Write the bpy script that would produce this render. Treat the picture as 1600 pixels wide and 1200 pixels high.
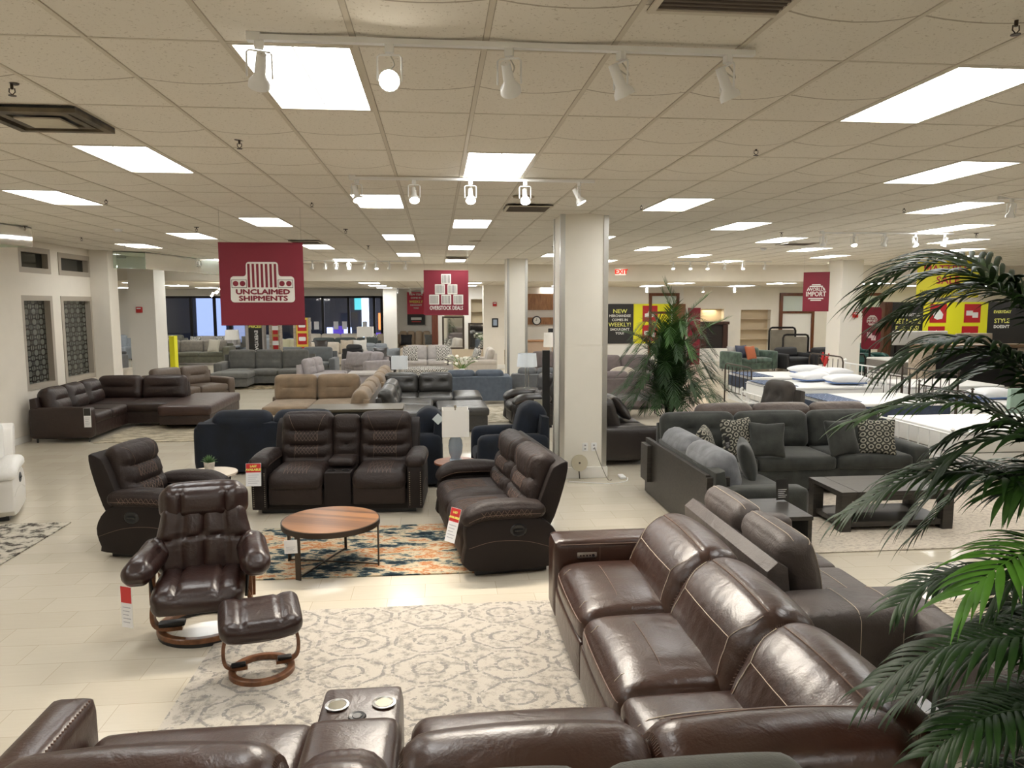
import bpy, bmesh, math, random
import numpy as np
from mathutils import Matrix, Vector
PI = math.pi
random.seed(7); RS = np.random.RandomState(7)
SC = bpy.context.scene
COL = SC.collection
for o in list(bpy.data.objects): bpy.data.objects.remove(o)

# ------------------------------------------------------------------ camera
EYE = 2.43; CEIL = 3.65
PITCH, YAW, ROLL = .10661, .09978, -.00203
fw = Vector((math.sin(YAW)*math.cos(PITCH), math.cos(YAW)*math.cos(PITCH), -math.sin(PITCH)))
r0 = Vector((math.cos(YAW), -math.sin(YAW), 0)); u0 = r0.cross(fw)
rr = r0*math.cos(ROLL)+u0*math.sin(ROLL); uu = -r0*math.sin(ROLL)+u0*math.cos(ROLL)
cam = bpy.data.cameras.new('camera'); cam.sensor_width = 36; cam.lens = 1168.9/1600*36
cam.clip_start = .05; cam.clip_end = 200
co = bpy.data.objects.new('camera', cam); COL.objects.link(co)
co.matrix_world = Matrix(((rr.x, uu.x, -fw.x, 0), (rr.y, uu.y, -fw.y, 0), (rr.z, uu.z, -fw.z, EYE), (0, 0, 0, 1)))
SC.camera = co

# ------------------------------------------------------------------ world, exposure
w = bpy.data.worlds.new('world'); SC.world = w; w.use_nodes = True
w.node_tree.nodes['Background'].inputs[0].default_value = (.9, .93, 1, 1)
w.node_tree.nodes['Background'].inputs[1].default_value = .35
SC.view_settings.view_transform = 'Standard'; SC.view_settings.look = 'None'
SC.view_settings.gamma = 1; SC.view_settings.use_curve_mapping = False
SC.view_settings.exposure = 1.25
PANEL = 7.5      # strength of the ceiling light diffusers
SPOT = 60        # watts of a lit track lamp

# ------------------------------------------------------------------ materials
MATS = {}
def mat(name, col, rough=.5, metal=0, bump=0, bscale=40, var=0, vscale=3, kind=None, col2=None, emis=0, coat=0, sheen=0, trans=0, spec=None, stretch=None):
    if name in MATS: return MATS[name]
    m = bpy.data.materials.new(name); m.use_nodes = True; MATS[name] = m
    nt = m.node_tree; N = nt.nodes; L = nt.links; b = N['Principled BSDF']
    b.inputs['Base Color'].default_value = (*col, 1); b.inputs['Roughness'].default_value = rough
    b.inputs['Metallic'].default_value = metal
    if coat: b.inputs['Coat Weight'].default_value = coat; b.inputs['Coat Roughness'].default_value = .25
    if sheen: b.inputs['Sheen Weight'].default_value = sheen; b.inputs['Sheen Roughness'].default_value = .4
    if trans: b.inputs['Transmission Weight'].default_value = trans
    if spec is not None: b.inputs['Specular IOR Level'].default_value = spec
    if emis: b.inputs['Emission Color'].default_value = (*col, 1); b.inputs['Emission Strength'].default_value = emis
    tc = N.new('ShaderNodeTexCoord'); src = tc.outputs['Object']
    if stretch:
        mp = N.new('ShaderNodeMapping'); mp.inputs['Scale'].default_value = stretch
        L.new(src, mp.inputs[0]); src = mp.outputs[0]
    if var:
        n = N.new('ShaderNodeTexNoise'); n.inputs['Scale'].default_value = vscale; n.inputs['Detail'].default_value = 5
        L.new(src, n.inputs['Vector'])
        r = N.new('ShaderNodeValToRGB'); r.color_ramp.elements[0].position = .3; r.color_ramp.elements[1].position = .7
        c2 = col2 or tuple(min(1, c*(1+var)) for c in col)
        c1 = col if col2 else tuple(c*(1-var) for c in col)
        r.color_ramp.elements[0].color = (*c1, 1); r.color_ramp.elements[1].color = (*c2, 1)
        L.new(n.outputs[0], r.inputs[0]); L.new(r.outputs[0], b.inputs['Base Color'])
    if bump:
        n = N.new('ShaderNodeTexNoise'); n.inputs['Scale'].default_value = bscale; n.inputs['Detail'].default_value = 4
        L.new(src, n.inputs['Vector'])
        h = n.outputs[0]
        if kind == 'leather':
            n2 = N.new('ShaderNodeTexNoise'); n2.inputs['Scale'].default_value = 7; n2.inputs['Detail'].default_value = 3; n2.inputs['Distortion'].default_value = 1.2
            L.new(src, n2.inputs['Vector'])
            mm = N.new('ShaderNodeMath'); mm.operation = 'MULTIPLY_ADD'; mm.inputs[1].default_value = 5
            L.new(n2.outputs[0], mm.inputs[0]); L.new(h, mm.inputs[2]); h = mm.outputs[0]
        bp = N.new('ShaderNodeBump'); bp.inputs['Strength'].default_value = bump; bp.inputs['Distance'].default_value = .01
        L.new(h, bp.inputs['Height']); L.new(bp.outputs[0], b.inputs['Normal'])
    return m

def nodes_of(name, rough=.5):
    m = bpy.data.materials.new(name); m.use_nodes = True; MATS[name] = m
    return m, m.node_tree.nodes, m.node_tree.links, m.node_tree.nodes['Principled BSDF']
def math_node(N, L, op, a, b=None, c=None):
    n = N.new('ShaderNodeMath'); n.operation = op
    for i, v in enumerate((a, b, c)):
        if v is None: continue
        if isinstance(v, (int, float)): n.inputs[i].default_value = v
        else: L.new(v, n.inputs[i])
    return n.outputs[0]
def mix_node(N, L, f, a, b):
    n = N.new('ShaderNodeMix'); n.data_type = 'RGBA'
    for s, v in ((n.inputs[0], f), (n.inputs[6], a), (n.inputs[7], b)):
        if isinstance(v, tuple): s.default_value = (*v, 1)
        elif isinstance(v, (int, float)): s.default_value = v
        else: L.new(v, s)
    return n.outputs[2]
def wood(name, c1, c2, scale=(1, 12, 12), rough=.35):
    if name in MATS: return MATS[name]
    m, N, L, b = nodes_of(name)
    tc = N.new('ShaderNodeTexCoord'); mp = N.new('ShaderNodeMapping'); mp.inputs['Scale'].default_value = scale
    L.new(tc.outputs['Object'], mp.inputs[0])
    n = N.new('ShaderNodeTexNoise'); n.inputs['Scale'].default_value = 3; n.inputs['Detail'].default_value = 8; n.inputs['Distortion'].default_value = .6
    L.new(mp.outputs[0], n.inputs['Vector'])
    r = N.new('ShaderNodeValToRGB'); r.color_ramp.elements[0].position = .35; r.color_ramp.elements[1].position = .65
    r.color_ramp.elements[0].color = (*c1, 1); r.color_ramp.elements[1].color = (*c2, 1)
    L.new(n.outputs[0], r.inputs[0]); L.new(r.outputs[0], b.inputs['Base Color'])
    b.inputs['Roughness'].default_value = rough
    return m
def rug_mat(name, cols, scale, stretch=(1, 1, 1), medallion=False):
    m, N, L, b = nodes_of(name)
    b.inputs['Roughness'].default_value = .95; b.inputs['Specular IOR Level'].default_value = .1
    tc = N.new('ShaderNodeTexCoord'); mp = N.new('ShaderNodeMapping'); mp.inputs['Scale'].default_value = stretch
    L.new(tc.outputs['Object'], mp.inputs[0])
    n = N.new('ShaderNodeTexNoise'); n.inputs['Scale'].default_value = scale; n.inputs['Detail'].default_value = 9; n.inputs['Roughness'].default_value = .72
    L.new(mp.outputs[0], n.inputs['Vector'])
    r = N.new('ShaderNodeValToRGB'); e = r.color_ramp.elements
    e[0].position = cols[0][0]; e[0].color = (*cols[0][1], 1); e[1].position = cols[-1][0]; e[1].color = (*cols[-1][1], 1)
    for p, c in cols[1:-1]:
        q = e.new(p); q.color = (*c, 1)
    L.new(n.outputs[0], r.inputs[0]); out = r.outputs[0]
    if medallion:
        P = .55; Q = .43
        sx = N.new('ShaderNodeSeparateXYZ'); nn = N.new('ShaderNodeTexNoise'); nn.inputs['Scale'].default_value = 9; nn.inputs['Detail'].default_value = 3
        L.new(tc.outputs['Object'], nn.inputs['Vector'])
        jit = math_node(N, L, 'MULTIPLY', math_node(N, L, 'SUBTRACT', nn.outputs[0], .5), .09)
        L.new(tc.outputs['Object'], sx.inputs[0])
        row = math_node(N, L, 'FLOOR', math_node(N, L, 'DIVIDE', sx.outputs[1], Q))
        fx = math_node(N, L, 'SUBTRACT', math_node(N, L, 'FRACT', math_node(N, L, 'DIVIDE', math_node(N, L, 'ADD', sx.outputs[0], math_node(N, L, 'MULTIPLY', row, 0)), P)), .5)
        fy = math_node(N, L, 'SUBTRACT', math_node(N, L, 'FRACT', math_node(N, L, 'DIVIDE', sx.outputs[1], Q)), .5)
        ax = math_node(N, L, 'ABSOLUTE', fx); ay = math_node(N, L, 'ABSOLUTE', fy)
        ra = math_node(N, L, 'SQRT', math_node(N, L, 'ADD', math_node(N, L, 'MULTIPLY', fx, fx), math_node(N, L, 'MULTIPLY', fy, fy)))
        oc = math_node(N, L, 'MAXIMUM', math_node(N, L, 'MAXIMUM', ax, ay), math_node(N, L, 'MULTIPLY', math_node(N, L, 'ADD', ax, ay), .74))
        oc = math_node(N, L, 'ADD', oc, jit); ra = math_node(N, L, 'ADD', ra, math_node(N, L, 'MULTIPLY', jit, .6))
        def ring(d, r_, wd): return math_node(N, L, 'LESS_THAN', math_node(N, L, 'ABSOLUTE', math_node(N, L, 'SUBTRACT', d, r_)), wd)
        k = math_node(N, L, 'MAXIMUM', ring(oc, .445, .024), ring(ra, .2, .026))
        cr = math_node(N, L, 'GREATER_THAN', math_node(N, L, 'ADD', ax, ay), .93)
        k = math_node(N, L, 'MAXIMUM', k, cr)
        wear = N.new('ShaderNodeTexNoise'); wear.inputs['Scale'].default_value = 40; wear.inputs['Detail'].default_value = 3
        L.new(tc.outputs['Object'], wear.inputs['Vector'])
        k = math_node(N, L, 'MULTIPLY', k, math_node(N, L, 'GREATER_THAN', wear.outputs[0], .46))
        out = mix_node(N, L, math_node(N, L, 'MULTIPLY', k, .8), out, (.25, .235, .22))
    L.new(out, b.inputs['Base Color'])
    n3 = N.new('ShaderNodeTexNoise'); n3.inputs['Scale'].default_value = 160
    L.new(tc.outputs['Object'], n3.inputs['Vector'])
    bp = N.new('ShaderNodeBump'); bp.inputs['Strength'].default_value = .5; bp.inputs['Distance'].default_value = .01
    L.new(n3.outputs[0], bp.inputs['Height']); L.new(bp.outputs[0], b.inputs['Normal'])
    return m
def pattern_mat(name, c1, c2, scale, c3=None):
    if name in MATS: return MATS[name]
    m, N, L, b = nodes_of(name); b.inputs['Roughness'].default_value = .9
    tc = N.new('ShaderNodeTexCoord'); v = N.new('ShaderNodeTexVoronoi'); v.inputs['Scale'].default_value = scale; v.inputs['Randomness'].default_value = .15
    pp_ = N.new('ShaderNodeSeparateXYZ'); L.new(tc.outputs['Object'], pp_.inputs[0]); cc_ = N.new('ShaderNodeCombineXYZ'); L.new(pp_.outputs[0], cc_.inputs[0]); L.new(math_node(N, L, 'ADD', pp_.outputs[2], math_node(N, L, 'MULTIPLY', pp_.outputs[1], .6)), cc_.inputs[1]); v.voronoi_dimensions = '2D'; L.new(cc_.outputs[0], v.inputs['Vector'])
    s = math_node(N, L, 'SINE', math_node(N, L, 'MULTIPLY', v.outputs['Distance'], 17))
    k = math_node(N, L, 'GREATER_THAN', s, -.1)
    L.new(mix_node(N, L, k, c1, c2), b.inputs['Base Color'])
    return m
LEA = mat('chestnut leather', (.040, .0145, .0078), .33, bump=.14, bscale=90, var=.2, vscale=2.5, kind='leather', coat=.25)
LEA2 = mat('dark brown glossy leather', (.022, .0075, .0055), .34, bump=.15, bscale=60, kind='leather', coat=.2)
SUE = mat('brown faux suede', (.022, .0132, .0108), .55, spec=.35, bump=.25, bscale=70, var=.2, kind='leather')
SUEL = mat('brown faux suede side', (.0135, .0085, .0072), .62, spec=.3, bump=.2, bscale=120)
THREAD = mat('tan thread', (.58, .48, .38), .7)
THREADD = mat('brown thread', (.2, .13, .1), .7)
BLK = mat('black plastic', (.012, .012, .013), .35)
BLKM = mat('black metal', (.02, .018, .017), .4, metal=.6)
BRZ = mat('bronze metal', (.06, .045, .035), .4, metal=.7)
CHR = mat('brushed steel', (.62, .62, .6), .28, metal=1)
WHITE = mat('white enamel', (.82, .82, .8), .35)
PAPER = mat('white paper', (.85, .85, .86), .6)
RED = mat('red sign vinyl', (.2, .009, .024), .6, var=.06, vscale=2)
REDP = mat('red paper', (.6, .03, .03), .5)
YEL = mat('yellow sign board', (.86, .83, .02), .5)
BLKS = mat('black sign board', (.022, .02, .018), .5)
CREAM = mat('cream print', (.78, .76, .7), .6)
YTXT = mat('pale yellow print', (.85, .85, .2), .6)
WALN = wood('walnut wood', (.11, .042, .016), (.25, .11, .045), (1, 9, 9), .3)
DARKW = wood('dark stained wood', (.02, .017, .014), (.042, .036, .03), (1, 14, 14), .42)
GREYW = wood('weathered grey wood', (.3, .24, .18), (.5, .42, .33), (2, 2, 9), .5)

# ------------------------------------------------------------------ mesh helpers
_topo = {}
def _lattice(nx, ny, nz):
    k = (nx, ny, nz)
    if k in _topo: return _topo[k]
    idx = {}; P = []; F = []
    def ax(i, n): t = -1+2*i/n; return .35*t+.65*math.sin(t*PI/2)
    def vid(i, j, l):
        q = (i, j, l)
        if q not in idx: idx[q] = len(P); P.append((ax(i, nx), ax(j, ny), ax(l, nz)))
        return idx[q]
    for i in range(nx):
        for j in range(ny):
            F.append((vid(i, j, nz), vid(i+1, j, nz), vid(i+1, j+1, nz), vid(i, j+1, nz)))
            F.append((vid(i, j, 0), vid(i, j+1, 0), vid(i+1, j+1, 0), vid(i+1, j, 0)))
    for i in range(nx):
        for l in range(nz):
            F.append((vid(i, 0, l), vid(i+1, 0, l), vid(i+1, 0, l+1), vid(i, 0, l+1)))
            F.append((vid(i, ny, l), vid(i, ny, l+1), vid(i+1, ny, l+1), vid(i+1, ny, l)))
    for j in range(ny):
        for l in range(nz):
            F.append((vid(0, j, l), vid(0, j, l+1), vid(0, j+1, l+1), vid(0, j+1, l)))
            F.append((vid(nx, j, l), vid(nx, j+1, l), vid(nx, j+1, l+1), vid(nx, j, l+1)))
    _topo[k] = (np.array(P), F); return _topo[k]
class Pad:
    """soft rounded block; +z is the show side"""
    def __init__(s, w, d, h, r=.05, puff=(0, 0, .03), relief=None, warp=None):
        s.h2 = np.array([w/2, d/2, h/2]); s.r = min(r, *(s.h2*.98)); s.puff = puff; s.relief = relief; s.warp = warp
    def S(s, L):
        h2 = s.h2; P = L*h2; inner = np.clip(P, -(h2-s.r), h2-s.r); D = P-inner
        n = np.linalg.norm(D, axis=1, keepdims=True); n[n < 1e-9] = 1; D = D/n
        Q = inner+s.r*D; u = L[:, 0]; v = L[:, 1]; t = L[:, 2]
        e = lambda a: 1-np.abs(a)**2.6
        w2 = D**2
        Q[:, 2] += s.puff[2]*np.sign(D[:, 2])*w2[:, 2]*e(u)*e(v)
        Q[:, 1] += s.puff[1]*np.sign(D[:, 1])*w2[:, 1]*e(u)*e(t)
        Q[:, 0] += s.puff[0]*np.sign(D[:, 0])*w2[:, 0]*e(v)*e(t)
        if s.relief is not None: Q[:, 2] += s.relief(u, v)*np.where(D[:, 2] > 0, w2[:, 2], 0)
        if s.warp is not None: Q = s.warp(Q)
        return Q
    def curve(s, uv, off=.003):
        L = np.array([(a, b, 1.) for a, b in uv]); Q = s.S(L); Q[:, 2] += off; return Q
def T(x=0, y=0, z=0, rx=0, ry=0, rz=0, s=None):
    M = Matrix.Translation((x, y, z)) @ Matrix.Rotation(rz, 4, 'Z') @ Matrix.Rotation(ry, 4, 'Y') @ Matrix.Rotation(rx, 4, 'X')
    if s: M = M @ Matrix.Diagonal((*s, 1))
    return M
def UP(x, y, z, lean=0, rz=0):
    """lay a pad upright: show side to -Y, its y axis up, leaning back by lean"""
    return Matrix.Translation((x, y, z)) @ Matrix.Rotation(rz, 4, 'Z') @ Matrix.Rotation(-lean, 4, 'X') @ Matrix.Rotation(PI/2, 4, 'X')
def app(P, M):
    if M is None: return np.asarray(P, float)
    A = np.array(M); return np.asarray(P, float) @ A[:3, :3].T + A[:3, 3]
class Geo:
    def __init__(s): s.V = []; s.F = []; s.n = 0
    def add(s, V, F, M=None):
        V = app(V, M); s.V.append(V); k = s.n
        s.F += [tuple(i+k for i in f) for f in F]; s.n += len(V); return s
    def pad(s, p, M=None, n=(10, 10, 3)):
        L, F = _lattice(*n); return s.add(p.S(L), F, M)
    def rb(s, w, d, h, r, M=None, puff=(0, 0, 0), n=(4, 4, 3)): return s.pad(Pad(w, d, h, r, puff), M, n)
    def rbx(s, x0, x1, y0, y1, z0, z1, r=.02, M=None, n=(4, 4, 4)):
        Mm = Matrix.Translation(((x0+x1)/2, (y0+y1)/2, (z0+z1)/2)); Mm = M @ Mm if M is not None else Mm
        return s.rb(x1-x0, y1-y0, z1-z0, r, Mm, n=n)
    def box(s, x0, x1, y0, y1, z0, z1, M=None):
        V = [(x, y, z) for z in (z0, z1) for y in (y0, y1) for x in (x0, x1)]
        return s.add(V, [(0, 2, 3, 1), (4, 5, 7, 6), (0, 1, 5, 4), (2, 6, 7, 3), (0, 4, 6, 2), (1, 3, 7, 5)], M)
    def tube(s, pts, r, n=6, M=None, closed=False):
        P = [Vector(p) for p in pts]; V = []; F = []; m = len(P); prev = None
        for i, p in enumerate(P):
            if closed: t = P[(i+1) % m]-P[i-1]
            else: t = P[min(i+1, m-1)]-P[max(i-1, 0)]
            t.normalize()
            a = prev - t*prev.dot(t) if prev is not None else t.orthogonal()
            if a.length < 1e-6: a = t.orthogonal()
            a.normalize(); prev = a; b = t.cross(a); ri = r[i] if isinstance(r, (list, tuple)) else r
            for k in range(n):
                c = 2*PI*k/n; V.append(p+(a*math.cos(c)+b*math.sin(c))*ri)
        for i in range(m if closed else m-1):
            for k in range(n):
                j = (i+1) % m
                F.append((i*n+k, i*n+(k+1) % n, j*n+(k+1) % n, j*n+k))
        if not closed: F += [tuple(range(n-1, -1, -1)), tuple(range((m-1)*n, m*n))]
        return s.add([tuple(v) for v in V], F, M)
    def lathe(s, prof, n=24, M=None, sx=1, sy=1):
        V = []; F = []; m = len(prof)
        for r, z in prof:
            for k in range(n): V.append((r*sx*math.cos(2*PI*k/n), r*sy*math.sin(2*PI*k/n), z))
        for i in range(m-1):
            for k in range(n): F.append((i*n+k, i*n+(k+1) % n, (i+1)*n+(k+1) % n, (i+1)*n+k))
        ring = prof[0] == prof[-1]
        if prof[0][0] > 1e-6 and not ring: F.append(tuple(range(n-1, -1, -1)))
        if prof[-1][0] > 1e-6 and not ring: F.append(tuple(range((m-1)*n, m*n)))
        return s.add(V, F, M)
    def cyl(s, r, h, M=None, n=20, r2=None): return s.lathe([(r, 0), (r2 or r, h)], n, M)
    def prism(s, poly, a0, a1, M=None, bev=.0, puff=0, seg=1):
        """poly of (y,z) extruded along x, edges rounded by bev"""
        poly = np.array(poly, float); m = len(poly)
        if sum(poly[i, 0]*poly[(i+1) % m, 1]-poly[(i+1) % m, 0]*poly[i, 1] for i in range(m)) < 0: poly = poly[::-1]
        c = poly.mean(0); nrm = []
        for i in range(m):
            e1 = poly[i]-poly[i-1]; e2 = poly[(i+1) % m]-poly[i]
            n1 = np.array([e1[1], -e1[0]])/np.linalg.norm(e1); n2 = np.array([e2[1], -e2[0]])/np.linalg.norm(e2)
            q = n1+n2; q /= max(np.linalg.norm(q), 1e-6); nrm.append(q/max(q @ n1, .4))
        nrm = np.array(nrm); st = [(a0, bev)] if bev else [(a0, 0)]
        if bev: st = [(a0, bev), (a0+bev*.3, bev*.3), (a0+bev, 0), (a1-bev, 0), (a1-bev*.3, bev*.3), (a1, bev)]
        else: st = [(a0, 0), (a1, 0)]
        V = []; F = []
        for x, ins in st:
            for p, q in zip(poly, nrm): V.append((x, *(p-q*ins)))
        for i in range(len(st)-1):
            for k in range(m): F.append((i*m+k, (i+1)*m+k, (i+1)*m+(k+1) % m, i*m+(k+1) % m)[::-1])
        F.append(tuple(range(m-1, -1, -1))); F.append(tuple(range((len(st)-1)*m, len(st)*m)))
        return s.add(V, F, M)
    def build(s, name, m, parent=None, M=None, ang=40, world=False):
        V = np.concatenate(s.V)
        if M is not None: V = app(V, M)
        if world and parent is not None: V = app(V, inv_of(parent))
        me = bpy.data.meshes.new(name); me.from_pydata(V.tolist(), [], s.F); me.update()
        me.materials.append(m)
        me.shade_smooth(); me.set_sharp_from_angle(angle=math.radians(ang))
        o = bpy.data.objects.new(name, me); COL.objects.link(o)
        if parent is not None: o.parent = parent
        return o
def mat_of(o): return Matrix.Translation(o.location) @ Matrix.Rotation(o.rotation_euler.z, 4, 'Z')
def inv_of(o):
    M = mat_of(o).inverted()
    if o.parent is not None: M = M @ inv_of(o.parent)
    return M
def catmull(pts, n=6, closed=True):
    P = [np.array(p, float) for p in pts]; m = len(P); out = []
    for i in range(m if closed else m-1):
        if closed: a, b, c, d = P[i-1], P[i], P[(i+1) % m], P[(i+2) % m]
        else: a, b, c, d = P[max(i-1, 0)], P[i], P[i+1], P[min(i+2, m-1)]
        for k in range(n):
            t = k/n; out.append(.5*((2*b)+(c-a)*t+(2*a-5*b+4*c-d)*t*t+(3*b-a-3*c+d)*t**3))
    if not closed: out.append(P[-1])
    return np.array(out)
class Loft:
    """closed (y,z) profile swept along x with soft ends; for rolled back cushions and arms"""
    def __init__(s, prof, width, rnd=.06, sub=5, bulge=0, relief=None):
        s.P = catmull(prof, sub); s.w = width; s.rnd = rnd; s.c = s.P.mean(0); s.bulge = bulge; s.relief = relief
        d = s.P-s.c; s.len = np.linalg.norm(d, axis=1, keepdims=True); s.dir = d/s.len
    def ring(s, x):
        e = min(x, s.w-x); ins = 0
        if e < s.rnd: ins = s.rnd*(1-math.sqrt(max(0, 1-(1-e/s.rnd)**2)))
        t = 2*x/s.w-1
        R = s.c+s.dir*(s.len-ins*.9+s.bulge*(1-t*t))
        if s.relief is not None: R = R+s.dir*s.relief(t, np.arange(len(R))/len(R))[:, None]
        return R
    def geo(s, g, M=None, n=16):
        xs = [0, .1, .3, .65, 1]; xs = [a*s.rnd for a in xs]+list(np.linspace(s.rnd, s.w-s.rnd, n)[1:-1])+[s.w-a*s.rnd for a in xs[::-1]]
        V = []; F = []; m = len(s.P)
        for x in xs:
            for p in s.ring(x): V.append((x-s.w/2, p[0], p[1]))
        for i in range(len(xs)-1):
            for k in range(m): F.append((i*m+k, i*m+(k+1) % m, (i+1)*m+(k+1) % m, (i+1)*m+k))
        c = len(V); V.append((-s.w/2, *s.c)); V.append((s.w/2, *s.c))
        for k in range(m): F.append((c, (k+1) % m, k)); F.append((c+1, (len(xs)-1)*m+k, (len(xs)-1)*m+(k+1) % m))
        area = sum(s.P[i, 0]*s.P[(i+1) % m, 1]-s.P[(i+1) % m, 0]*s.P[i, 1] for i in range(m))
        if area > 0: F = [f[::-1] for f in F]
        V = np.array(V); F2 = [f[::-1] for f in F]
        return g.add(V, F2, M)
    def line(s, tp, off=.003):
        """points (t in -1..1 along x, k profile fraction)"""
        out = []
        for t, k in tp:
            x = (t+1)/2*s.w; R = s.ring(x); i = k*len(R); a = int(i) % len(R); b = (a+1) % len(R); f = i-int(i)
            p = R[a]*(1-f)+R[b]*f; d = p-s.c; d = d/np.linalg.norm(d); p = p+d*off
            out.append((x-s.w/2, p[0], p[1]))
        return out
def dense(pts, n=8):
    out = []
    for a, b in zip(pts[:-1], pts[1:]):
        for k in range(n): out.append(tuple(a[i]+(b[i]-a[i])*k/n for i in range(len(a))))
    out.append(pts[-1]); return out

def thing(name, label, cat, loc=(0, 0, 0), rz=0, group=None):
    o = bpy.data.objects.new(name, None); COL.objects.link(o); o.location = loc; o.rotation_euler = (0, 0, rz)
    o.empty_display_size = .1
    return tag(o, label, cat, group)
def tag(o, label, cat, group=None):
    o['label'] = label; o['category'] = cat
    if group: o['group'] = group
    return o
def struct(o): o['kind'] = 'structure'; return o
def plain(o, label): o['label'] = label; return o
def dup(root, loc, rz, label, group=None):
    r = root.copy(); COL.objects.link(r); r.location = loc; r.rotation_euler = (0, 0, rz); r['label'] = label
    if group: r['group'] = group
    for ch in list(root.children):
        c = ch.copy(); COL.objects.link(c); c.parent = r
        for g in list(ch.children):
            d = g.copy(); COL.objects.link(d); d.parent = c
    return r
def text(name, s, size, m, parent, M, wide=1, bold=.0, depth=.002, align='CENTER'):
    cu = bpy.data.curves.new(name, 'FONT'); cu.body = s; cu.size = size; cu.align_x = align; cu.align_y = 'CENTER'
    cu.extrude = depth; cu.resolution_u = 2
    o = bpy.data.objects.new(name, cu); COL.objects.link(o)
    dg = bpy.context.evaluated_depsgraph_get(); dg.update()
    me = bpy.data.meshes.new_from_object(o.evaluated_get(dg)); bpy.data.objects.remove(o)
    me.transform(Matrix.Diagonal((wide, 1, 1, 1)))
    if bold > 0:     # heavier strokes: the outline repeated a stroke's width around
        V = np.array([v.co[:] for v in me.vertices]); Fc = [tuple(p.vertices) for p in me.polygons]; g = Geo()
        for i, (a, b) in enumerate(((0, 0), (1, 0), (-1, 0), (0, 1), (0, -1))): g.add(V+np.array([a*bold*1.2, b*bold, i*.0003]), Fc)
        me = bpy.data.meshes.new(name); me.from_pydata(np.concatenate(g.V).tolist(), [], g.F)
    me.transform(M); me.materials.clear(); me.materials.append(m)
    o = bpy.data.objects.new(name, me); COL.objects.link(o); o.parent = parent; return o
def stitch(lines, m, parent, name='stitching', r=.0022, M=None):
    g = Geo()
    for l in lines: g.tube(l, r, 4, M)
    return g.build(name, m, parent)

# ================================================================== ROOM SHELL
def floor_material():
    m, N, L, b = nodes_of('porcelain floor'); tc = N.new('ShaderNodeTexCoord'); sx = N.new('ShaderNodeSeparateXYZ')
    L.new(tc.outputs['Object'], sx.inputs[0])
    row = math_node(N, L, 'DIVIDE', math_node(N, L, 'SUBTRACT', sx.outputs[1], .055), .3)
    ri = math_node(N, L, 'FLOOR', row); fy = math_node(N, L, 'FRACT', row)
    col = math_node(N, L, 'DIVIDE', math_node(N, L, 'ADD', sx.outputs[0], math_node(N, L, 'ADD', .13, math_node(N, L, 'MULTIPLY', ri, -.305))), .61)
    ci = math_node(N, L, 'FLOOR', col); fx = math_node(N, L, 'FRACT', col)
    gy = math_node(N, L, 'LESS_THAN', fy, .014); gx = math_node(N, L, 'LESS_THAN', fx, .007)
    g = math_node(N, L, 'MAXIMUM', gx, gy)
    cx = N.new('ShaderNodeCombineXYZ'); L.new(ri, cx.inputs[0]); L.new(ci, cx.inputs[1])
    wn = N.new('ShaderNodeTexWhiteNoise'); L.new(cx.outputs[0], wn.inputs['Vector'])
    mp = N.new('ShaderNodeMapping'); mp.inputs['Scale'].default_value = (1.2, 12, 1); L.new(tc.outputs['Object'], mp.inputs[0])
    n = N.new('ShaderNodeTexNoise'); n.inputs['Scale'].default_value = 4; n.inputs['Detail'].default_value = 5; L.new(mp.outputs[0], n.inputs['Vector'])
    f = math_node(N, L, 'ADD', math_node(N, L, 'MULTIPLY', wn.outputs[0], .45), math_node(N, L, 'MULTIPLY', n.outputs[0], .5))
    c = mix_node(N, L, f, (.56, .50, .395), (.67, .61, .50)); c = mix_node(N, L, math_node(N, L, 'MULTIPLY', g, .6), c, (.36, .28, .18))
    L.new(c, b.inputs['Base Color']); b.inputs['Roughness'].default_value = .17; b.inputs['Specular IOR Level'].default_value = .45
    return m
struct(Geo().box(-16, 27, -2, 40, -.1, 0).build('floor', floor_material()))

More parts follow.
